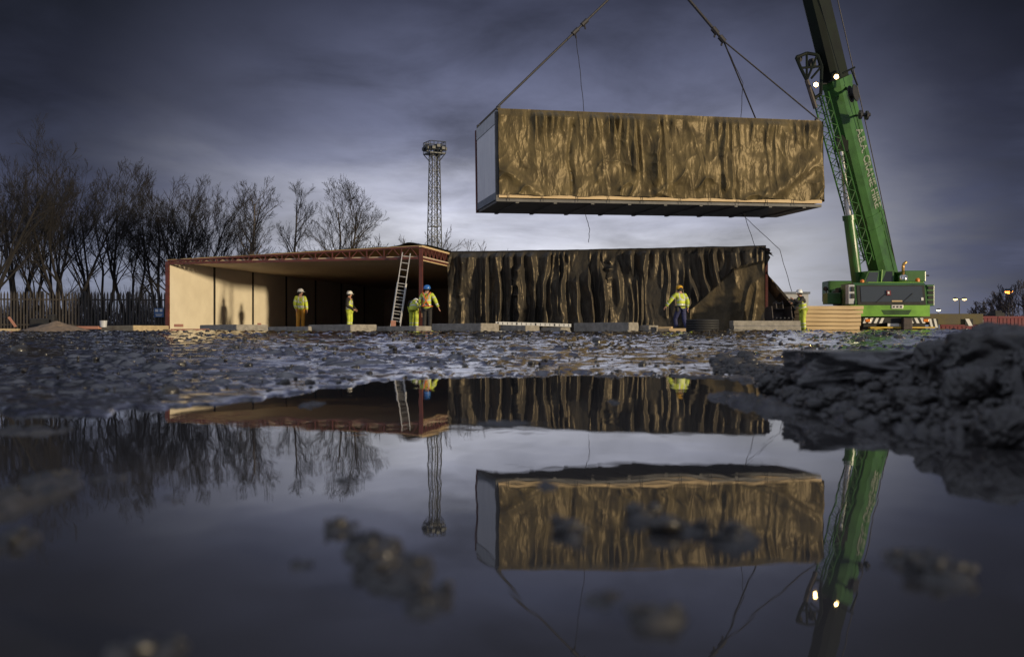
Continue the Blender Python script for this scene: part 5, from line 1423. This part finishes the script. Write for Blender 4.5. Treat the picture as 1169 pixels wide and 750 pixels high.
    if tool:
        t = MB(); t.tube([J['pelvis'] + Vector((.195 * math.cos(q), .155 * math.sin(q), .02)) for q in np.linspace(0, 2 * PI, 20)], .022, 6)
        t.box(J['pelvis'] + Vector((.19, .04, -.08)), (.09, .14, .18), bev=.03); t.build('tool_belt', M['black'], root)
    return root
# white helmet, orange trousers, looking right along the building
P = at(343, 0, 44.0)
person((P.x, 44.0, .37), R(28), 1.78, 'person in white helmet, yellow jacket and orange trousers standing inside the open building',
       dict(look=(.55, -.8, 0), wrl=(.27, -.02, .90), ell=(.26, .05, 1.15), wrr=(-.22, -.10, .93)), legs='orange_trousers')
# waistcoat and dark sleeves, in profile
P = at(399, 0, 44.3)
person((P.x, 44.3, .37), R(72), 1.70, 'person in white helmet and yellow waistcoat over dark sleeves, standing side-on with hands together',
       dict(wrl=(.06, -.27, .98), ell=(.24, .0, 1.13), wrr=(-.06, -.25, .96), elr=(-.24, .0, 1.12)), sleeves='dark_cloth', legs='hivis', vest=True)
# stooping, half hidden
P = at(472.5, 0, 40.0)
person((P.x, 40.0, ground_z(40)), R(176), 1.72, 'person with bent back and dark sleeves, stooping beside the man in the blue helmet',
       dict(pelvis=(0, .10, .93), spine=(0, .02, 1.08), chest=(0, -.16, 1.20), neck=(0, -.30, 1.22), head=(0, -.41, 1.20), crown=(0, -.48, 1.26),
            shl=(.19, -.20, 1.22), ell=(.24, -.26, .95), wrl=(.22, -.32, .72), shr=(-.19, -.20, 1.22), elr=(-.27, -.22, .98), wrr=(-.27, -.26, .76), look=(0, -.6, -.8)),
       sleeves='dark_cloth', legs='hivis', vest=True, hat='white')
# blue helmet, back to camera
P = at(487.5, 0, 39.3)
person((P.x, 39.3, ground_z(39.3)), R(172), 1.79, 'person in blue helmet seen from behind, orange harness over yellow jacket',
       dict(wrl=(.26, -.10, .92), ell=(.27, .02, 1.16), shr=(-.19, .01, 1.43), elr=(-.32, .04, 1.20), wrr=(-.42, .0, .95)), legs='dark_cloth', hat='blue', harness=True)
# yellow hat, walking left, back to camera
P = at(777.5, 0, 38.6)
person((P.x, 38.6, ground_z(38.6)), R(205), 1.77, 'person in knitted yellow hat and navy trousers walking before the dark sheeting',
       dict(chest=(0, -.05, 1.34), neck=(0, -.07, 1.48), head=(0, -.10, 1.59), crown=(0, -.10, 1.69), shl=(.20, -.05, 1.42), shr=(-.2, -.05, 1.42),
            ell=(.36, -.14, 1.20), wrl=(.48, -.26, .99), elr=(-.26, .06, 1.16), wrr=(-.27, .02, .92),
            knl=(.12, -.20, .53), anl=(.12, -.10, .12), knr=(-.10, .06, .50), anr=(-.1, .25, .12)), legs='navy', hat='cap_yellow', tool=True)
# leaning to the loose sheet
P = at(916.5, 0, 39.3)
person((P.x, 39.3, ground_z(39.3)), R(-78), 1.66, 'person in white helmet and yellow waistcoat leaning on the loose black sheet by the timber',
       dict(chest=(0, -.08, 1.32), neck=(0, -.12, 1.46), head=(0, -.15, 1.56), crown=(0, -.15, 1.66), shl=(.19, -.08, 1.40), shr=(-.19, -.08, 1.40),
            ell=(.22, -.26, 1.20), wrl=(.14, -.46, 1.33), elr=(-.22, -.22, 1.12), wrr=(-.16, -.40, 1.20)), sleeves='dark_cloth', legs='hivis', vest=True)

# ================================================================== SKY, SUN
SUN_EL, SUN_AZ = R(3.2), R(129)              # azimuth clockwise from +Y: low, from the right and behind the camera
world = bpy.data.worlds.new('World'); scene.world = world; world.use_nodes = True
nt = world.node_tree; nt.nodes.clear()
out = N(nt, 'ShaderNodeOutputWorld'); bg = N(nt, 'ShaderNodeBackground'); bg.inputs['Strength'].default_value = 0.10
nt.links.new(bg.outputs[0], out.inputs[0])
sky = N(nt, 'ShaderNodeTexSky', sky_type='NISHITA', sun_disc=False, sun_elevation=SUN_EL, sun_rotation=SUN_AZ)
tc = N(nt, 'ShaderNodeTexCoord'); sp = N(nt, 'ShaderNodeSeparateXYZ'); nt.links.new(tc.outputs['Generated'], sp.inputs[0])
def mth(op, a=None, b=None, c=None, clamp=False):
    n = N(nt, 'ShaderNodeMath', operation=op); n.use_clamp = clamp
    for i, v in enumerate((a, b, c)):
        if v is None: continue
        if isinstance(v, (int, float)): n.inputs[i].default_value = v
        else: nt.links.new(v, n.inputs[i])
    return n.outputs[0]
x, y, z = sp.outputs
zc = mth('ADD', mth('MAXIMUM', z, 0.0), 0.16)
cb_ = N(nt, 'ShaderNodeCombineXYZ'); nt.links.new(mth('DIVIDE', x, zc), cb_.inputs[0]); nt.links.new(mth('DIVIDE', y, zc), cb_.inputs[1])
c1 = N(nt, 'ShaderNodeTexNoise', i_Scale=0.75, i_Detail=6.0, i_Roughness=0.52, i_Distortion=0.5); nt.links.new(cb_.outputs[0], c1.inputs['Vector'])
c2 = N(nt, 'ShaderNodeTexNoise', i_Scale=1.9, i_Detail=7.0, i_Roughness=0.58, i_Distortion=0.3); nt.links.new(cb_.outputs[0], c2.inputs['Vector'])
az = mth('ARCTAN2', x, y)
zsh = mth('ADD', z, mth('MULTIPLY', mth('SUBTRACT', c1.outputs['Fac'], 0.5), 0.17))
def ramp(fac, pts):
    r = N(nt, 'ShaderNodeValToRGB'); cr_ = r.color_ramp; cr_.interpolation = 'EASE' if False else 'LINEAR'
    while len(cr_.elements) < len(pts): cr_.elements.new(0.5)
    for e_, (p_, c_) in zip(cr_.elements, pts): e_.position = p_; e_.color = (*c_, 1)
    nt.links.new(fac, r.inputs['Fac']); return r.outputs['Color']
mid = ramp(zsh, [(0.0, (.60, .60, .63)), (.07, (.62, .63, .69)), (.125, (.46, .475, .58)), (.165, (.245, .262, .37)), (.21, (.145, .158, .245)), (.25, (.095, .105, .172)), (.31, (.044, .049, .084)), (.60, (.20, .215, .27)), (1.0, (.42, .45, .55))])
side = ramp(zsh, [(0.0, (.11, .12, .18)), (.06, (.072, .080, .128)), (.14, (.045, .051, .088)), (.20, (.019, .021, .038)), (.31, (.006, .007, .011)), (.60, (.18, .195, .25)), (1.0, (.42, .45, .55))])
dz_ = mth('ABSOLUTE', mth('ADD', az, -0.02))
dz_ = mth('ADD', dz_, mth('MULTIPLY', mth('SUBTRACT', c2.outputs['Fac'], 0.5), 0.24))
sf = N(nt, 'ShaderNodeMapRange', interpolation_type='SMOOTHSTEP'); sf.inputs['From Min'].default_value = .12; sf.inputs['From Max'].default_value = .44
nt.links.new(dz_, sf.inputs['Value'])
mx = N(nt, 'ShaderNodeMix', data_type='RGBA'); nt.links.new(sf.outputs[0], mx.inputs[0]); nt.links.new(mid, mx.inputs[6]); nt.links.new(side, mx.inputs[7])
# unseen sky left of and behind the camera, brightened as added fill light
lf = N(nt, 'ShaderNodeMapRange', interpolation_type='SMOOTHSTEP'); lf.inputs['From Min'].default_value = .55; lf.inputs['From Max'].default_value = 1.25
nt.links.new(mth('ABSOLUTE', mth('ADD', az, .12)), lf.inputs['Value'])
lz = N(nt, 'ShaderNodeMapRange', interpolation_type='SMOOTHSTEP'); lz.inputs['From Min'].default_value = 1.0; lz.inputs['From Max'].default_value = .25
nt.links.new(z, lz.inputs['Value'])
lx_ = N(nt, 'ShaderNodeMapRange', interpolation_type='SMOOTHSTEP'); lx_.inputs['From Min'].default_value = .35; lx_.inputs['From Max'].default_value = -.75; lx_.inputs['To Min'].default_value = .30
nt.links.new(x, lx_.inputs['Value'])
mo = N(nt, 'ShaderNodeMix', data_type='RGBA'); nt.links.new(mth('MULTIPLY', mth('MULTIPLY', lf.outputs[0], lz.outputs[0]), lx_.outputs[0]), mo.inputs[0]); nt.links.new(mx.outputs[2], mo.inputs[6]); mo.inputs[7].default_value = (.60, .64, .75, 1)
# pale band low on the left, behind the trees
lb1 = N(nt, 'ShaderNodeMapRange', interpolation_type='SMOOTHSTEP'); lb1.inputs['From Min'].default_value = -.16; lb1.inputs['From Max'].default_value = -.36; nt.links.new(az, lb1.inputs['Value'])
lb2 = N(nt, 'ShaderNodeMapRange', interpolation_type='SMOOTHSTEP'); lb2.inputs['From Min'].default_value = .125; lb2.inputs['From Max'].default_value = .03; nt.links.new(zsh, lb2.inputs['Value'])
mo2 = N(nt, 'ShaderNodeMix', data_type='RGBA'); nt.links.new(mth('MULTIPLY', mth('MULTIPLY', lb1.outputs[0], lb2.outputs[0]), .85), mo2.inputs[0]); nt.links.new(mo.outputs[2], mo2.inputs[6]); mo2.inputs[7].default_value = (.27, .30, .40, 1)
tex = N(nt, 'ShaderNodeMapRange'); tex.inputs['From Min'].default_value = .3; tex.inputs['From Max'].default_value = .7; tex.inputs['To Min'].default_value = .58; tex.inputs['To Max'].default_value = 1.42
nt.links.new(c2.outputs['Fac'], tex.inputs['Value'])
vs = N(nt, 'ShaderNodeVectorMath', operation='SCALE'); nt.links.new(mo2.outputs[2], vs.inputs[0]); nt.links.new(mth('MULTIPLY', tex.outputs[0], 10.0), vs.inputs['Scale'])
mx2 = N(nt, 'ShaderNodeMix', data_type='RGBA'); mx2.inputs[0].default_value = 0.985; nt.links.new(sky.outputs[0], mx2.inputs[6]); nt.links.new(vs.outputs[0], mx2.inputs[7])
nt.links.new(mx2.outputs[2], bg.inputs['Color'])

sl = bpy.data.lights.new('sun', 'SUN'); sl.energy = 3.6; sl.angle = R(2.4); sl.color = (1.0, 0.82, 0.54)
so = bpy.data.objects.new('sun', sl); COL.objects.link(so)
sdir = Vector((math.sin(SUN_AZ) * math.cos(SUN_EL), math.cos(SUN_AZ) * math.cos(SUN_EL), math.sin(SUN_EL)))
so.rotation_euler = sdir.to_track_quat('Z', 'Y').to_euler(); so.location = sdir * 60

# ================================================================== CAMERA
cd = bpy.data.cameras.new('camera'); co_ = bpy.data.objects.new('camera', cd); COL.objects.link(co_)
co_.location = (0, 0, CAMZ); co_.rotation_euler = (R(90), 0, 0)
cd.sensor_width = 36.0; cd.lens = 36.0 * F / 1169.0; cd.shift_y = (HY - 375.0) / 1169.0
cd.clip_start = 0.02; cd.clip_end = 4000
cd.dof.use_dof = True; cd.dof.focus_distance = 40.0; cd.dof.aperture_fstop = 4.4
scene.camera = co_
scene.render.resolution_x = 1024; scene.render.resolution_y = 656
scene.view_settings.view_transform = 'Standard'; scene.view_settings.look = 'None'
scene.view_settings.exposure = 0.0; scene.view_settings.gamma = 1.0; scene.view_settings.use_curve_mapping = False
